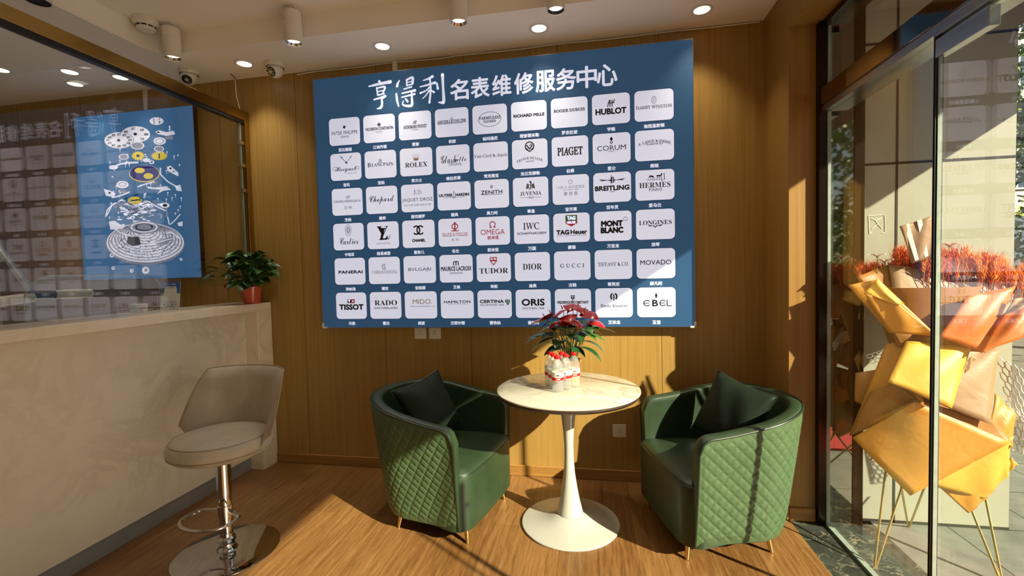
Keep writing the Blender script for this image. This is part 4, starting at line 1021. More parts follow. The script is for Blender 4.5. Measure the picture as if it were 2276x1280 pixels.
# upper discs with their printed marks
z_el(432, 240, 98, 55, LV, e_); z_el(320, 280, 102, 56, LV, 3 * e_); z_rg(320, 280, 102, 56, 4, LG, 4 * e_)
for cx_, cy_, rx, ry, tl in ((320, 280, 74, 40, ('JAN', 'FEB', 'MAR', 'APR', 'MAY', 'JUN', 'JUL', 'AUG', 'SEP', 'OCT', 'NOV', 'DEC')), (432, 240, 72, 40, ('MON', 'TUE', 'WED', 'THU', 'FRI', 'SAT', 'SUN'))):
    for k, s_ in enumerate(tl):
        a = 2 * PI * k / len(tl)
        if cx_ > 400 and 100 < math.degrees(a) < 200: continue
        x, y = zp(cx_ + rx * math.cos(a), cy_ + ry * math.sin(a)); p_text(b, s_, 's', x, y, .034, .016, DK, 6 * e_, .001)
for x, y in ((318, 280), (430, 238)): z_el(x, y, 12, 9, DK, 6 * e_)
z_el(574, 150, 47, 26, LV, e_)
for s_, x, y in (('2', 555, 142), ('1', 592, 136), ('3', 557, 162), ('8', 594, 158)): q = zp(x, y); p_text(b, s_, 's', q[0], q[1], None, .018, DK, 2 * e_, .001)
z_pl([(565, 222), (590, 212), (640, 225), (690, 215), (700, 240), (640, 250), (580, 238)], LV, e_); z_pl([(632, 250), (686, 250), (686, 274), (632, 274)], LG, e_); z_el(585, 226, 9, 6, DK, 2 * e_); z_ln([(662, 180), (662, 216)], .012, LV, e_)
z_el(595, 285, 42, 26, LV, e_); z_rg(595, 285, 30, 18, 6, LG, 2 * e_); z_el(590, 340, 34, 20, LG, e_); z_rg(590, 338, 34, 20, 7, LV, 2 * e_)
z_el(445, 318, 46, 26, LG, e_); z_rg(445, 316, 46, 26, 9, LV, 2 * e_); z_el(352, 392, 34, 20, LG, e_); z_rg(352, 392, 34, 20, 7, LV, 2 * e_)
def z_gear(x, y, rx, ry, n, mi, lev):
    z_pl([(x + rx * (1 if k % 2 else .8) * math.cos(PI * k / n), y + ry * (1 if k % 2 else .8) * math.sin(PI * k / n)) for k in range(2 * n)], mi, lev)
z_gear(448, 385, 46, 32, 14, GD, 2 * e_); z_el(448, 385, 12, 9, DK, 3 * e_); z_gear(592, 386, 58, 31, 24, GD, 2 * e_); z_ln([(592, 368), (592, 404)], .012, DK, 3 * e_)
z_ln([(255, 470), (330, 440), (380, 432), (450, 430)], .014, LV, e_); z_el(282, 463, 30, 15, LV, 2 * e_); z_el(505, 415, 26, 14, LV, e_); z_el(541, 428, 18, 12, LV, e_); z_el(541, 428, 7, 5, DK, 2 * e_)
z_el(492, 506, 104, 57, GD, 2 * e_); z_el(492, 503, 99, 53, IN, 3 * e_); z_el(460, 484, 35, 19, GD, 4 * e_); z_el(519, 522, 33, 20, GD, 4 * e_)
z_ln([(600, 465), (600, 510), (650, 560), (720, 600)], .010, LV, e_); z_pl([(700, 590), (735, 580), (745, 625), (708, 620)], LV, e_)
z_pl([(642, 460), (668, 452), (722, 500), (722, 524), (690, 510), (648, 484)], LV, e_); z_el(668, 470, 8, 6, DK, 2 * e_); z_el(690, 490, 6, 4, DK, 2 * e_)
z_el(343, 580, 42, 25, LV, e_); z_rg(343, 578, 26, 14, 6, LG, 2 * e_); z_el(343, 626, 28, 14, LG, e_)
z_pl([(510, 592), (560, 600), (640, 590), (672, 615), (620, 622), (575, 645), (600, 615), (515, 606)], LV, e_); z_el(545, 565, 34, 14, LG, e_); z_ln([(445, 596), (500, 575), (560, 560)], .010, LV, 2 * e_)
z_pl([(216, 608), (262, 622), (298, 640), (285, 665), (232, 656)], LV, e_); z_el(256, 636, 9, 7, DK, 2 * e_); z_ln([(270, 668), (330, 656), (390, 630)], .012, LV, 2 * e_)
z_ln([(345, 680), (270, 720), (236, 790)], .012, LV, e_); z_ln([(270, 722), (240, 750), (228, 800)], .010, LV, e_)
z_el(426, 688, 46, 27, GD, 3 * e_); z_ln([(405, 690), (445, 682)], .008, DK, 4 * e_)
for k in range(130):                                       # the crowded bridges, springs and screws in the middle
    x, y = rnd.gauss(430, 75), rnd.gauss(745, 40)
    if not 260 < x < 600: continue
    if rnd.random() < .5: z_el(x, y, rnd.uniform(6, 24), rnd.uniform(4, 12), rnd.choice((LV, LV, LG)), 2 * e_, 12)
    else:
        a = rnd.uniform(-.6, .6); l = rnd.uniform(14, 46); z_ln([(x, y), (x + l * math.cos(a), y + l * math.sin(a))], rnd.uniform(.004, .010), rnd.choice((LV, LV, LG, DK)), 3 * e_)
z_ln([(520, 700), (580, 730), (640, 760), (660, 850)], .010, LV, e_); z_el(630, 720, 32, 18, LV, 2 * e_); z_el(630, 720, 16, 9, DK, 3 * e_); z_ln([(640, 740), (645, 800)], .018, LG, 2 * e_); z_ln([(735, 780), (690, 830), (665, 850)], .008, LV, e_)
z_pl([(250, 830), (290, 825), (330, 850), (365, 860), (340, 880), (262, 885)], LV, 6 * e_); z_pl([(715, 840), (750, 828), (750, 862), (722, 860)], LV, 6 * e_)
for k in range(64):                                        # loose screws and pins
    x, y = rnd.uniform(222, 745), rnd.uniform(340, 820); q = rnd.uniform(9, 24)
    if abs(x - 492) < 115 and abs(y - 505) < 62: continue
    z_ln([(x, y), (x, y + q)], .0042, LV, e_); z_el(x, y, 6, 4, LV, 2 * e_, 8)
bmesh.ops.transform(b, matrix=Matrix.Translation((0, -.0012, 0)) @ UP, verts=b.verts[:]); obj('watch_movement_print', b, [M_lav, M_lgrey, M_gold, M_indigo, M_ltink], s2, smooth=False)

# ------------------------------------------------------------------ ceiling fixtures
def downlight(label, x, y, warm=True, r=.048, power=None, group='recessed downlights in the ceiling'):
    t = thing('downlight', label, 'ceiling light', (x, y, ZS), 0, group)
    b = bm_new(); lathe(b, [(r + .012, -.0002), (r + .012, -.003), (r + .008, -.005), (r, -.004), (r - .004, -.001)], 40, cap=False); obj('trim_ring', b, M_whitep, t)
    b = bm_new(); lathe(b, [(r - .003, -.0012), (0, -.0012)], 32, cap=False); obj('diffuser', b, M_warm if warm else M_cool, t, smooth=False)
    lamp('downlight_lamp', (x, y, ZS - .008), power or LAMP_W, (1, .86, .64) if warm else (1, .93, .82), r * 2)
    return t
downlight('warm recessed downlight above the left end of the white headline', -1.304, 2.794)
downlight('warm recessed downlight above the middle of the blue sign', -.298, 2.80)
downlight('warm recessed downlight nearest the shop front corner', .631, 2.81)
downlight('bright white recessed downlight between the two dome cameras', -2.319, 2.808, False)
downlight('bright round downlight behind the partition at the left edge', -3.955, 2.511, False, power=1.0)
downlight('white lensed downlight behind the partition', -3.554, 2.643, False, power=1.0)
downlight('yellowish downlight behind the partition close to the back wall', -3.739, 2.812, True, power=1.0)
downlight('warm downlight behind the partition right above the watch picture', -3.314, 2.793, True, power=1.0)
for x, w_ in ((-1.7, 'counter end'), (-.4, 'middle'), (.9, 'shop front end')):      # added fill lights over the camera, out of view
    downlight('added warm fill downlight at the %s of the near ceiling border' % w_, x, -1.45, True, power=LAMP_W * 1.6)
for y, w_ in ((.2, 'nearer'), (1.2, 'farther')):  # two more added fill lights, unseen behind the counter
    downlight('%s added warm fill downlight in the ceiling border behind the counter' % w_, -3.3, y, True, power=1.0)

def spot(label, px, py, on, warm, dark=False):
    q = at(px, py, 1, 2.50); x = q.x; t = thing('spot_light', label, 'ceiling light', (x, 2.50, ZC), 0, 'white cylinder spot lights')
    b = bm_new(); box(b, -.028, .028, -.018, .018, -.012, 0); box(b, -.006, .006, -.008, .008, -.045, -.010); obj('mounting_bracket', b, M_whitep, t, smooth=False, bevel=.002)
    R = .050; tl = Matrix.Rotation(math.radians(3), 3, 'X')
    b = bm_new(); lathe(b, [(0, -.024), (R - .006, -.024), (R, -.030), (R, -.084), (R - .0015, -.085), (R - .0015, -.087), (R, -.088), (R, -.205), (R - .004, -.207), (R - .006, -.200)], 40, cap=False, M=tl); obj('housing', b, M_whitep, t, angle=40)
    b = bm_new(); lathe(b, [(R - .006, -.2045), (R - .010, -.199), (.034, -.190), (.030, -.1885)], 32, cap=False, M=tl); rf = obj('reflector', b, M_black if dark else M_chrome, t)
    b = bm_new(); lathe(b, [(.0345, -.191), (0, -.192)], 24, cap=False, M=tl); obj('lens', b, (M_cool if not warm else M_warm) if on else M_steel, rf, smooth=False)
    if on: lamp('spot_lamp', (x, 2.50 + .0, ZC - .212), 3, (1, .86, .64) if warm else (1, .93, .82), spot=80)
spot('white cylinder spot light beside the smoke detector', 380, 95, True, True)
spot('white cylinder spot light with a bright white lens above the dome camera', 650, 70, True, False)
spot('white cylinder spot light with a glowing warm lens at the top edge', 1018, 30, True, True)
spot('white cylinder spot light with a dark lens ring at the top edge', 1235, 10, True, False, True)
# a wider spot close to the partition, cut by the top left corner
t = thing('spot_light', 'white cylinder spot light with a black lens in the top left corner', 'ceiling light', tuple(at(84, 4, 2, ZC - .188).xy) + (ZC,), 0, 'white cylinder spot lights')
b = bm_new(); lathe(b, [(0, 0), (.055, 0), (.055, -.185), (.050, -.188)], 40, cap=False); obj('housing', b, M_whitep, t, angle=40)
b = bm_new(); lathe(b, [(.051, -.184), (0, -.180)], 32, cap=False); obj('lens', b, M_black, t, smooth=False)
# smoke detector
q = at(327, 50, 2, ZC)
t = thing('smoke_detector', 'round white smoke detector on the ceiling beside a spot light', 'smoke detector', (q.x + .02, min(q.y, 2.43), ZC))
b = bm_new(); lathe(b, [(0, 0), (.068, 0), (.070, -.004), (.068, -.026), (.060, -.034), (.056, -.036)], 48, cap=False); obj('base', b, M_whitep, t)
b = bm_new(); lathe(b, [(.056, -.034), (.054, -.040), (.050, -.056), (.040, -.064), (0, -.066)], 48, cap=False); hd = obj('sensor_head', b, M_whitep, t)
b = bm_new()
for k in range(10):
    a0 = 2 * PI * k / 10 + .06; G = [[b.verts.new(((r_ + .0012) * math.cos(a0 + .5 * i / 4), (r_ + .0012) * math.sin(a0 + .5 * i / 4), z)) for i in range(5)] for r_, z in ((.0532, -.0435), (.0512, -.052))]
    for i in range(4): b.faces.new((G[0][i], G[0][i + 1], G[1][i + 1], G[1][i]))
obj('vent_slots', b, M_black, hd, smooth=False)
# dome cameras
def dome(label, x, y, d, ir):
    t = thing('dome_camera', label, 'security camera', (x, y, ZS), 0, 'white dome cameras at the ceiling edge')
    b = bm_new(); lathe(b, [(0, 0), (.062, 0), (.064, -.004), (.062, -.018), (.057, -.030)], 48, cap=False); box(b, .020, .046, -.059, -.050, -.0165, -.0145); obj('base_ring', b, M_whitep, t)
    c = Vector((0, 0, -.046)); d = Vector(d).normalized(); R = d.to_track_quat('Z', 'Y').to_matrix()
    b = bm_new(); pr = [(.052 * math.cos(a), .052 * math.sin(a)) for a in [-PI / 2 + PI * .80 * k / 22 for k in range(23)]]
    pr = [(max(0, r), z) for r, z in pr]; lathe(b, pr, 40, c, cap=False, M=R); bl = obj('camera_ball', b, M_whitep, t, angle=60)
    zf = pr[-1][1]; rf = pr[-1][0]
    b = bm_new(); lathe(b, [(rf + .001, zf - .004), (rf + .001, zf + .002), (rf - .003, zf + .003), (0, zf + .003)], 40, c, cap=False, M=R); obj('face_plate', b, M_gloss, bl, angle=40)
    b = bm_new(); lathe(b, [(.011, zf + .002), (.011, zf + .006), (.007, zf + .006), (.0055, zf + .004), (0, zf + .0045)], 24, c, cap=False, M=R)
    if ir:
        lathe(b, [(.020, zf + .0035), (.0195, zf + .0045), (.0175, zf + .0045), (.017, zf + .0035)], 32, c, cap=False, M=R)
        for k in range(8):
            a = 2 * PI * k / 8; p = R @ Vector((.0245 * math.cos(a), .0245 * math.sin(a), 0)); lathe(b, [(.0032, zf + .003), (.0032, zf + .0045), (0, zf + .0045)], 10, c + p, cap=False, M=R)
    obj('lens', b, M_steel, bl)
M_gloss = plain('gloss black camera face', srgb(14, 14, 16), .12)
dome('white dome camera beside the brass rail of the partition', -2.762, 2.81, (.30, -.78, -.72), False)
dome('white dome camera next to the bright downlight on the back wall', -2.118, 2.85, (-.12, -.85, -.55), True)

# ------------------------------------------------------------------ wall sockets, cables, conduits
def socket(label, x, z, marks=True):
    t = thing('wall_socket', label, 'socket', (x, YB - .0005, z), 0, 'white wall sockets')
    b = bm_new(); box(b, -.043, .043, -.009, 0, -.043, .043); obj('plate', b, M_whitep, t, smooth=False, bevel=.003)
    b = bm_new(); box(b, -.034, .034, -.0105, -.008, -.034, .034); obj('insert', b, M_whitep, t, smooth=False, bevel=.001)
    b = bm_new()
    for cx, cz, a in ((0, .010, 0), (-.008, -.006, .6), (.008, -.006, -.6)):
        R = Matrix.Rotation(a, 3, 'Y'); vs = box(b, -.0013, .0013, -.0112, -.0100, -.005, .005)
        for v in vs: v.co = R @ v.co + Vector((cx, 0, cz))
    obj('slots', b, M_black, t, smooth=False)
socket('left white wall socket half behind the lower edge of the blue sign', -1.198, .974)
socket('right white wall socket half behind the lower edge of the blue sign', -1.092, .974)
socket('white wall socket low on the wall between the table and the right armchair', .148, .333)
def cable(name, label, pts, r, mat, n=8):
    b = bm_new(); tube(b, catmull(pts, n), r, 8); return tag(obj(name, b, mat), label, 'cable')
cable('ceiling_cable', 'thin white cable looping from the ceiling to the brass partition frame', [(-2.53, 2.93, ZS + .003), (-2.50, 2.93, 2.80), (-2.505, 2.94, 2.70), (-2.49, 2.95, 2.60)], .0035, M_whitep)
cable('power_cord', 'brown cord bowing from the ceiling to the brass partition frame', [(-2.53, 2.92, ZS + .003), (-2.485, 2.92, 2.80), (-2.452, 2.925, 2.70), (-2.462, 2.94, 2.63), (-2.485, 2.95, 2.596)], .004, plain('brown cord', srgb(120, 96, 66), .6))
cable('edge_cable', 'thin cream cable sagging along the top edge of the wall panels', [(-2.06, 3.006, 2.828), (-1.9, 3.007, 2.835), (-1.6, 3.007, 2.833), (-1.35, 3.007, 2.838), (-1.0, 3.007, 2.830), (-.85, 3.007, 2.836), (-.5, 3.007, 2.832), (-.22, 3.007, 2.838), (.1, 3.007, 2.834), (.45, 3.007, 2.838), (.75, 3.007, 2.836), (1.0, 3.007, 2.838)], .0045, M_whitep)
b = bm_new(); box(b, -1.333, -1.300, YB - .014, YB - .0005, 2.757, ZS - .0005); tag(obj('conduit', b, M_whitep, smooth=False, bevel=.002), 'white cable conduit running from the ceiling to the top of the wide sign', 'conduit')
b = bm_new(); box(b, -3.366, -3.333, YB - .014, YB - .0005, QZ1 + .001, ZS - .0005); tag(obj('conduit', b, M_whitep, smooth=False, bevel=.002), 'white cable conduit above the watch picture behind the partition', 'conduit')

# ------------------------------------------------------------------ things on and behind the counter
t = thing('payment_card_stand', 'blue and white payment card stand on the counter behind the glass', 'card stand', (-2.585, 2.40, 1.2035), math.radians(24))
b = bm_new(); vs = box(b, -.052, .052, -.002, .002, 0, .172)
R = Matrix.Rotation(math.radians(-12), 3, 'X')
for v in b.verts: v.co = R @ v.co
obj('card', b, M_whitep, t, smooth=False, bevel=.001)
b = bm_new(); box(b, -.052, .052, 0.0, .085, 0, .004); obj('foot', b, M_whitep, t, smooth=False)
def tilt(name, bm, mat, y):
    bmesh.ops.transform(bm, matrix=R.to_4x4() @ Matrix.Translation((0, -.0022 - y, 0)) @ UP, verts=bm.verts[:]); return obj(name, bm, mat, t, smooth=False)
M_cardblue = plain('blue card print', srgb(30, 84, 170), .3)
b = bm_new(); p_poly(b, [(-.0515, .105), (-.034, .105), (-.034, .135), (.034, .135), (.034, .105), (.0515, .098), (.0515, .1715), (-.0515, .1715)]); tilt('blue_header', b, M_cardblue, .0002)
b = bm_new(); p_poly(b, rrect(.068, .072, .004, 0, .094)); tilt('blank_square', b, M_whitep, .0004)
b = bm_new(); p_text(b, '扫码付款', 's', 0, .141, .062, .014, bold=.0006); p_text(b, 'PAY', 's', -.012, .160, None, .007); p_ring(b, -.030, .160, .005, .005, .0015); p_line(b, [(.004, .160), (.028, .160)], .005); tilt('lettering', b, M_whitep, .0005)
b = bm_new()
for k in range(4): p_ring(b, -.03 + .02 * k, .034, .006, .005, .0018); p_line(b, [(-.033 + .02 * k, .034), (-.027 + .02 * k, .034)], .0015)
p_line(b, [(-.026, .020), (.026, .020)], .003); p_line(b, [(-.03, .049), (.03, .049)], .002); tilt('symbols', b, M_ltink, .0005)
q = at(309, 688, 0, -2.66)
t = thing('round_tin', 'small round white tin with a dark band on the counter behind the glass', 'tin', (-2.66, q.y, 1.2035))
b = bm_new(); lathe(b, [(0, 0), (.042, 0), (.043, .002), (.043, .020), (0, .020)], 40, cap=False); obj('tin_base', b, M_whitep, t, angle=40)
b = bm_new(); lathe(b, [(0, .020), (.041, .020), (.041, .024), (0, .024)], 40, cap=False); obj('dark_band', b, M_black, t, angle=40)
b = bm_new(); lathe(b, [(0, .024), (.043, .024), (.043, .046), (.041, .048), (0, .048)], 40, cap=False); obj('lid', b, M_whitep, t, angle=40)
# work desk behind the counter, with its lamp
b = bm_new(); box(b, -3.55, -2.72, -1.2, 2.5, .98, 1.02); box(b, -3.55, -3.51, -1.2, 2.5, 0, .98); box(b, -2.76, -2.72, -1.2, 2.5, 0, .98)
tag(obj('work_desk', b, M_counter, smooth=False, bevel=.003), 'low stone work desk behind the counter', 'desk')
XLm = -2.95
A1 = at(72, 655, 0, XLm); A2 = at(8, 565, 0, XLm); A0 = Vector((XLm, A2.y - (A1.y - A2.y) * 1.0, A2.z + (A2.z - A1.z) * 1.0))
H0, H1 = at(-4, 671, 0, XLm), at(201, 652, 0, XLm)
t = thing('desk_lamp', 'silver armed desk lamp with a white bar head behind the glass partition', 'lamp', (XLm - .10, A0.y - .02, 1.0205))
o_ = t.location
b = bm_new(); lathe(b, [(0, 0), (.10, 0), (.10, .014), (.09, .018), (0, .018)], 40, cap=False); obj('base', b, M_steel, t, angle=40)
b = bm_new(); tube(b, [Vector((0, 0, .01)), Vector((.0, 0, A0.z - o_.z)), Vector(A0) - o_], .010, 12); obj('lower_arm', b, M_steel, t)
b = bm_new(); tube(b, [Vector(A0) - o_, A1 - o_], .0145, 14); obj('upper_arm', b, M_steel, t)
hd = (H1 - H0).normalized(); jt = A1 + Vector((0, .05, -.012))
b = bm_new(); tube(b, [A1 - o_ + Vector((0, .0, -.004)), A1 - o_ + hd * .10 + Vector((0, 0, -.012))], [.020, .020], 12); obj('joint', b, M_black, t)
b = bm_new(); ns = 16
for s0, s1 in ((H0, A1 + Vector((0, -.0, -.014))), (A1 + hd * .10 + Vector((0, 0, -.010)), H1)):
    tube(b, [s0 - o_, s1 - o_], .026, ns)
for v in b.verts: pass
obj('bar_head', b, M_whitep, t, angle=50)

# ------------------------------------------------------------------ flower stand on the pavement
M_gpaper = plain('golden yellow wrapping paper', srgb(184, 128, 42), .5, 0, .05, 5)
M_ypaper = plain('bright yellow wrapping paper', srgb(204, 158, 58), .5, 0, .04, 5)
M_opaper = plain('orange wrapping paper', srgb(194, 104, 42), .5, 0, .06, 5)
M_bpaper = plain('tan brown wrapping paper', srgb(150, 118, 84), .55, 0, .06, 5)
M_dpaper = plain('deep ochre wrapping paper', srgb(154, 104, 42), .55, 0, .06, 5)
def creased(m_):
    n, l = m_.node_tree.nodes, m_.node_tree.links
    tc = n.new('ShaderNodeTexCoord'); t = n.new('ShaderNodeTexNoise'); t.inputs['Scale'].default_value = 7; t.inputs['Detail'].default_value = 3; t.inputs['Distortion'].default_value = .8
    b_ = n.new('ShaderNodeBump'); b_.inputs['Strength'].default_value = .25; b_.inputs['Distance'].default_value = .02
    l.new(tc.outputs['Object'], t.inputs['Vector']); l.new(t.outputs['Fac'], b_.inputs['Height']); l.new(b_.outputs[0], n['Principled BSDF'].inputs['Normal'])
for M_ in (M_gpaper, M_ypaper, M_opaper, M_bpaper, M_dpaper): creased(M_)
M_wheat1 = plain('red orange dried wheat', srgb(200, 84, 32), .8, 0, .25, 40)
M_wheat2 = plain('bright orange dried wheat', srgb(236, 146, 44), .8, 0, .2, 40)
M_net = plain('white paper net', srgb(230, 222, 212), .7)
M_wflower = plain('white silk petal', srgb(236, 226, 208), .6)
FX, FY = 1.53, 2.42
fs = thing('flower_stand', 'tall flower stand wrapped in yellow and orange paper with orange dried wheat outside the glass', 'flower stand', (FX, FY, 0))
O_ = Vector((FX, FY, 0))
def sheet(mat, corners, bow=.03, curl=0.0, n=12, name='wrapping_paper'):
    """a paper sheet from four corners (px, py, y): bilinear, bowed towards the viewer, with two soft creases"""
    c = [at(a, d, 1, y) - O_ for a, d, y in corners]; b = bm_new(); P = []
    nn = (c[1] - c[0]).cross(c[3] - c[0]).normalized()
    if nn.y > 0: nn = -nn
    for i in range(n + 1):
        u = i / n; row = []
        for j in range(n + 1):
            v = j / n; p = (c[0] * (1 - u) + c[1] * u) * (1 - v) + (c[3] * (1 - u) + c[2] * u) * v
            k = math.sin(PI * u) * math.sin(PI * v) + .25 * math.sin(3 * PI * u + 2 * v) * .2
            row.append(p + nn * (bow * k + curl * (u - .5) ** 2 + .004 * math.sin(9 * u + 5 * v)))
        P.append(row)
    grid(b, P); o = obj(name, b, mat, fs, angle=80)
    s = o.modifiers.new('thickness', 'SOLIDIFY'); s.thickness = .0012; s.offset = 0
    return o
def ZQ(x, y, d): return (1845 + x * .6348, 467 + y * .6352, d)
def zsheet(mat, c, bow=.012, **k): return sheet(mat, [ZQ(*p) for p in c], bow, **k)
# back collar behind the wheat
zsheet(M_dpaper, [(95, 232, 2.49), (205, 190, 2.52), (372, 440, 2.46), (215, 432, 2.46)])
zsheet(M_bpaper, [(205, 190, 2.50), (660, 262, 2.48), (540, 500, 2.38), (235, 442, 2.40)], .02)
# upper front: golden fold at the left, orange cone at the right
zsheet(M_gpaper, [(62, 262, 2.42), (166, 242, 2.37), (378, 442, 2.30), (205, 428, 2.37)], .012)
zsheet(M_ypaper, [(118, 292, 2.36), (166, 238, 2.35), (260, 328, 2.315), (236, 332, 2.30)], .012)
zsheet(M_gpaper, [(118, 290, 2.355), (240, 328, 2.31), (378, 440, 2.285), (215, 430, 2.33)], .006)
zsheet(M_opaper, [(476, 300, 2.33), (650, 266, 2.35), (542, 500, 2.27), (384, 444, 2.29)], .02)
zsheet(M_opaper, [(604, 364, 2.31), (720, 290, 2.32), (720, 430, 2.24), (526, 500, 2.25)], .02)
zsheet(M_bpaper, [(640, 310, 2.30), (720, 300, 2.29), (720, 330, 2.25), (610, 366, 2.29)], .004)
# waist
zsheet(M_dpaper, [(210, 424, 2.40), (390, 440, 2.34), (556, 498, 2.32), (240, 480, 2.38)], .01)
zsheet(M_bpaper, [(470, 470, 2.38), (592, 488, 2.36), (560, 750, 2.26), (215, 610, 2.30)], .012)
zsheet(M_ypaper, [(265, 458, 2.34), (494, 480, 2.31), (425, 694, 2.20), (204, 600, 2.25)], .022)
zsheet(M_bpaper, [(470, 560, 2.27), (496, 500, 2.29), (510, 520, 2.29), (474, 572, 2.27)], .0)
zsheet(M_gpaper, [(196, 468, 2.43), (300, 456, 2.37), (330, 690, 2.29), (66, 788, 2.47)], .012)
zsheet(M_dpaper, [(140, 640, 2.43), (230, 600, 2.34), (340, 690, 2.30), (66, 790, 2.465)], .004)
zsheet(M_dpaper, [(88, 570, 2.52), (180, 555, 2.46), (160, 700, 2.45), (84, 670, 2.51)])
# lower diamonds
zsheet(M_dpaper, [(286, 660, 2.31), (580, 738, 2.29), (640, 815, 2.27), (380, 790, 2.27)], .0)
zsheet(M_gpaper, [(78, 796, 2.42), (296, 672, 2.27), (634, 812, 2.25), (280, 1000, 2.25)], .016)
zsheet(M_gpaper, [(576, 640, 2.36), (652, 716, 2.33), (636, 836, 2.29), (560, 760, 2.30)], .01)
zsheet(M_dpaper, [(110, 800, 2.46), (500, 690, 2.38), (630, 830, 2.36), (270, 960, 2.36)], .0)
zsheet(M_ypaper, [(340, 960, 2.275), (640, 790, 2.29), (622, 930, 2.30), (540, 1012, 2.31)], .014)
zsheet(M_gpaper, [(360, 950, 2.30), (580, 940, 2.32), (548, 1008, 2.32), (486, 1062, 2.31)], .008)
zsheet(M_opaper, [(130, 882, 2.49), (190, 820, 2.46), (230, 850, 2.46), (150, 868, 2.48)], .0)
zsheet(M_ypaper, [(616, 880, 2.33), (636, 862, 2.34), (656, 890, 2.34), (628, 916, 2.33)], .006)
# inner body so that the sheets wrap something
b = bm_new(); lathe(b, [(.02, .42), (.10, .50), (.13, .70), (.11, .95), (.16, 1.10), (.24, 1.27), (.22, 1.27), (.10, 1.0), (0, .98)], 24, cap=False)
for v in b.verts: v.co.y = v.co.y * .55 + .06
obj('paper_core', b, M_dpaper, fs)
# honeycomb net wrap
def net(corners, nx_, ny_, r=.0024):
    c = [at(a, d, 1, y) - O_ for a, d, y in corners]; b = bm_new()
    def S_(u, v): return (c[0] * (1 - u) + c[1] * u) * (1 - v) + (c[3] * (1 - u) + c[2] * u) * v + Vector((0, -.03 * math.sin(PI * u), 0))
    for i in range(nx_):
        for j in range(ny_):
            u, v = (i + .5 + (.5 if j % 2 else 0)) / (nx_ + .5), (j + .5) / ny_
            h = [S_(u + .60 / nx_ * math.sin(PI / 3 * k), v + .68 / ny_ * math.cos(PI / 3 * k)) for k in range(6)]
            tube(b, h, r, 4, closed=True)
    obj('net_wrap', b, M_net, fs, angle=60)
net([(2216, 795, 2.46), (2330, 860, 2.42), (2330, 1000, 2.44), (2240, 905, 2.44)], 9, 7)
net([(2236, 900, 2.42), (2300, 960, 2.40), (2290, 1010, 2.42), (2250, 1000, 2.42)], 6, 5)
net([(1926, 790, 2.50), (1990, 756, 2.47), (2000, 775, 2.46), (1935, 808, 2.49)], 7, 3, .0018)
# dried wheat
rnd = random.Random(21)
wb = bm_new()
def wheat(x, y, z0, h, lean, mi):
    p0 = Vector((x, y, z0)); p1 = p0 + Vector((lean, rnd.uniform(-.02, .02), h * .55)); p2 = p1 + Vector((lean * .8, 0, h * .45))
    tube(wb, [p0, p1], .0016, 4, mi)
    d = (p2 - p1)
    for k in range(9):
        q = p1 + d * (k / 8.0)
        for s in range(3):
            a = rnd.uniform(0, 2 * PI); o = Vector((math.cos(a), math.sin(a), 0)) * .008
            tube(wb, [q, q + o + Vector((0, 0, .012)), q + o * .8 + Vector((0, 0, .022))], [.0014, .0024, .0007], 4, mi)
        for s in range(2): a = rnd.uniform(0, 2 * PI); tube(wb, [q, q + Vector((math.cos(a) * .028, math.sin(a) * .018, .046))], [.0006, .0003], 3, mi)
for k in range(215):
    px_ = rnd.uniform(1905, 2290); f = (px_ - 1905) / 385
    base_py = 612 + 34 * f; top_py = (594 if px_ < 1985 else 560) + (rnd.uniform(-4, 26) if px_ < 1985 else rnd.uniform(-6, 26)) + max(0, f - .62) * 120
    y = rnd.uniform(2.53, 2.59) if px_ < 2050 else rnd.uniform(2.44, 2.50); p = at(px_, base_py + 30, 1, y) - O_; q = at(px_, top_py, 1, y) - O_
    wheat(p.x, p.y, p.z, max(.07, q.z - p.z), rnd.uniform(-.012, .014), int(rnd.random() < .05 + 1.25 * f - .2))
obj('dried_wheat', wb, [M_wheat1, M_wheat2], fs)['kind'] = 'stuff'
for px_, py_, y in ((1950, 572, 2.50), (2110, 549, 2.50), (1966, 584, 2.50)):
    b = bm_new(); c = at(px_, py_, 1, y) - O_
    for k in range(6):
        a = 2 * PI * k / 6; leaf(b, c, (math.cos(a), math.sin(a), 1.0), .045, .036, .75, .3, False)
    f_ = obj('white_flower', b, M_wflower, fs, angle=60)
    b = bm_new(); tube(b, [c + Vector((.005, .01, -.16)), c], .0018, 5); tube(b, [c, c + Vector((0, 0, .012))], [.006, .004], 8); obj('flower_stem', b, M_stem, f_)
# striped greeting paper
sheet(M_bpaper, [(1999, 503, 2.45), (2071, 480, 2.44), (2080, 566, 2.43), (2028, 586, 2.44)], .004, name='greeting_paper')
gp = bm_new()
for (a, c_) in ((.14, .30), (.55, .70)):
    cs = [at(*v[:2], 1, v[2] - .004) - O_ for v in ((1999, 503, 2.45), (2071, 480, 2.44), (2080, 566, 2.43), (2028, 586, 2.44))]
    Q = lambda u, v: (cs[0] * (1 - u) + cs[1] * u) * (1 - v) + (cs[3] * (1 - u) + cs[2] * u) * v
    gp.faces.new([gp.verts.new(Q(u, v)) for u, v in ((a, 0), (c_, 0), (c_, .96), (a, .96))])
obj('paper_stripe', gp, M_label, fs, smooth=False)
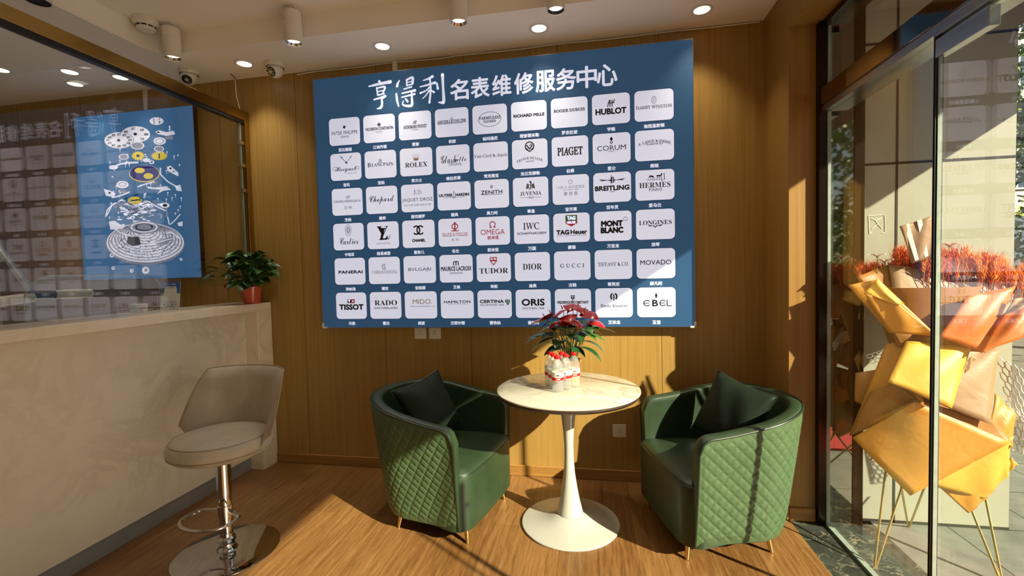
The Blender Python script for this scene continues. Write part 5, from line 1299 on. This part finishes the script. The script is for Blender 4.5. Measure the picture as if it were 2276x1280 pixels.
# three brass hairpin legs
for (fx, fy), (p1, p2) in (((1921, 1257), ((1968, 1050), (2003, 1088))), ((2017, 1166), ((2003, 1080), (2052, 1090))), ((2226, 1292), ((2158, 1130), (2190, 1105)))):
    f = at(fx, fy, 2, 0.008) - O_
    if f.x + FX < 1.235: f.x = 1.238 - FX
    f.y = min(f.y, 2.66 - FY); f.z = .006
    A = at(p1[0], p1[1], 1, 2.42) - O_; B = at(p2[0], p2[1], 1, 2.42) - O_
    up = lambda P: P + (P - f) * .25
    b = bm_new(); tube(b, catmull([up(A), A, f.lerp(A, .06) + Vector((-.003, 0, 0)), f, f.lerp(B, .06) + Vector((.003, 0, 0)), B, up(B)], 6), .0048, 8); obj('leg', b, M_brass2, fs)

# red mat by the door, outside
b = bm_new(); box(b, 1.46, 2.7, .10, 1.62, -.0015, .012); tag(obj('door_mat', b, M_redmat, smooth=False, bevel=.003), 'red carpet mat on the pavement outside the shop door', 'mat')

# ------------------------------------------------------------------ the street beyond
M_bark = plain('grey brown bark', srgb(92, 78, 62), .9, 0, .25, 20)
M_tleaf = plain('sunlit tree leaf', srgb(124, 146, 66), .6, 0, .35, 3)
M_yleaf = plain('yellow green tree leaf', srgb(150, 156, 52), .6, 0, .3, 3)
def tree(name, label, x, y, h, r, n, mat, seed, crown=.62, squash=1.1, leafs=.12):
    rnd = random.Random(seed); t = thing(name, label, 'tree', (x, y, -.002))
    b = bm_new(); tube(b, [(0, 0, 0), (.03, .02, h * .25), (-.04, .05, h * .5), (.02, 0, h * .8)], [.14, .11, .09, .04], 10)
    cl = []
    for k in range(16):
        a = rnd.uniform(0, 2 * PI); z = h * rnd.uniform(.30, .95); q = Vector((math.cos(a) * r * rnd.uniform(.35, 1), math.sin(a) * r * rnd.uniform(.35, 1), z))
        cl.append(q); z0 = max(h * .2, z - r * .7); tube(b, catmull([(0, 0, z0), (q.x * .45, q.y * .45, z0 + (z - z0) * .7), q], 4), [.035] * 4 + [.022] * 4 + [.01], 6)
    obj('trunk', b, M_bark, t)
    b = bm_new()
    for k in range(n):
        c = cl[k % len(cl)]; p = c + Vector((rnd.gauss(0, 1), rnd.gauss(0, 1), rnd.gauss(0, squash))) * r * .22
        d = Vector((rnd.uniform(-1, 1), rnd.uniform(-1, 1), rnd.uniform(-1, .4))); s = leafs * rnd.uniform(.7, 1.3)
        d.normalize(); e = d.orthogonal().normalized(); e = Matrix.Rotation(rnd.uniform(0, 6.28), 3, d) @ e
        b.faces.new([b.verts.new(v) for v in (p, p + d * s * .5 + e * s * .32, p + d * s, p + d * s * .5 - e * s * .32)])
    o = obj('crown', b, mat, t, smooth=False); o['kind'] = 'stuff'
    return t
tree('street_tree', 'tall dark green street tree behind the stone column', 6.9, 8.0, 5.8, 1.7, 5200, M_tleaf, 1, leafs=.14)
tree('young_tree', 'low yellow green tree below the taller street tree', 11.4, 12.6, 2.7, 1.3, 3200, M_yleaf, 2, leafs=.15)
tree('street_tree', 'green street tree mirrored in the dark pane beside the stone column', 4.6, -5.2, 5.6, 1.6, 4600, M_tleaf, 4, leafs=.15)
def building(label, x0, x1, y0, y1, h, wall, glass, nx_, nz, base=None):
    t = thing('apartment_building', label, 'building', ((x0 + x1) / 2, y0, -.002)); w = (x1 - x0) / 2; d = y1 - y0
    b = bm_new(); box(b, -w, w, 0, d, 0, h); obj('wall', b, wall, t, smooth=False)
    b = bm_new(); box(b, -w - .15, w + .15, -.15, d + .15, h, h + .3); obj('roof', b, wall, t, smooth=False)
    for i in range(nx_):
        for k in range(nz):
            cx = -w + 2 * w * (i + .5) / nx_; cz = 3.6 + (h - 4.0) * (k + .5) / nz; ww = w / nx_ * .55; hh = (h - 4.0) / nz * .32
            b = bm_new(); box(b, cx - ww, cx + ww, -.05, .02, cz - hh, cz + hh); f = obj('window', b, glass, t, smooth=False)
            b = bm_new(); box(b, cx - ww, cx + ww, -.07, -.05, cz - hh - .06, cz - hh); box(b, cx - .03, cx + .03, -.07, -.05, cz - hh, cz + hh); box(b, cx - ww, cx + ww, -.07, -.05, cz + hh, cz + hh + .06); obj('window_frame', b, wall, f, smooth=False)
    if base:
        b = bm_new(); box(b, -w, w, -.3, -.001, 0, 2.9); obj('shop_base', b, base, t, smooth=False)
    return t
M_bwall = plain('pale rendered facade', srgb(226, 222, 206), .9, 0, .04, 1)
M_bglass = plain('dark window glass', srgb(74, 92, 108), .15)
M_bshop = plain('blue grey shop base', srgb(84, 100, 116), .4, 0, .15, 1)
building('pale apartment building with a blue grey shop base far behind the trees', 12, 30, 20, 28, 11.5, M_bwall, M_bglass, 8, 4, M_bshop)
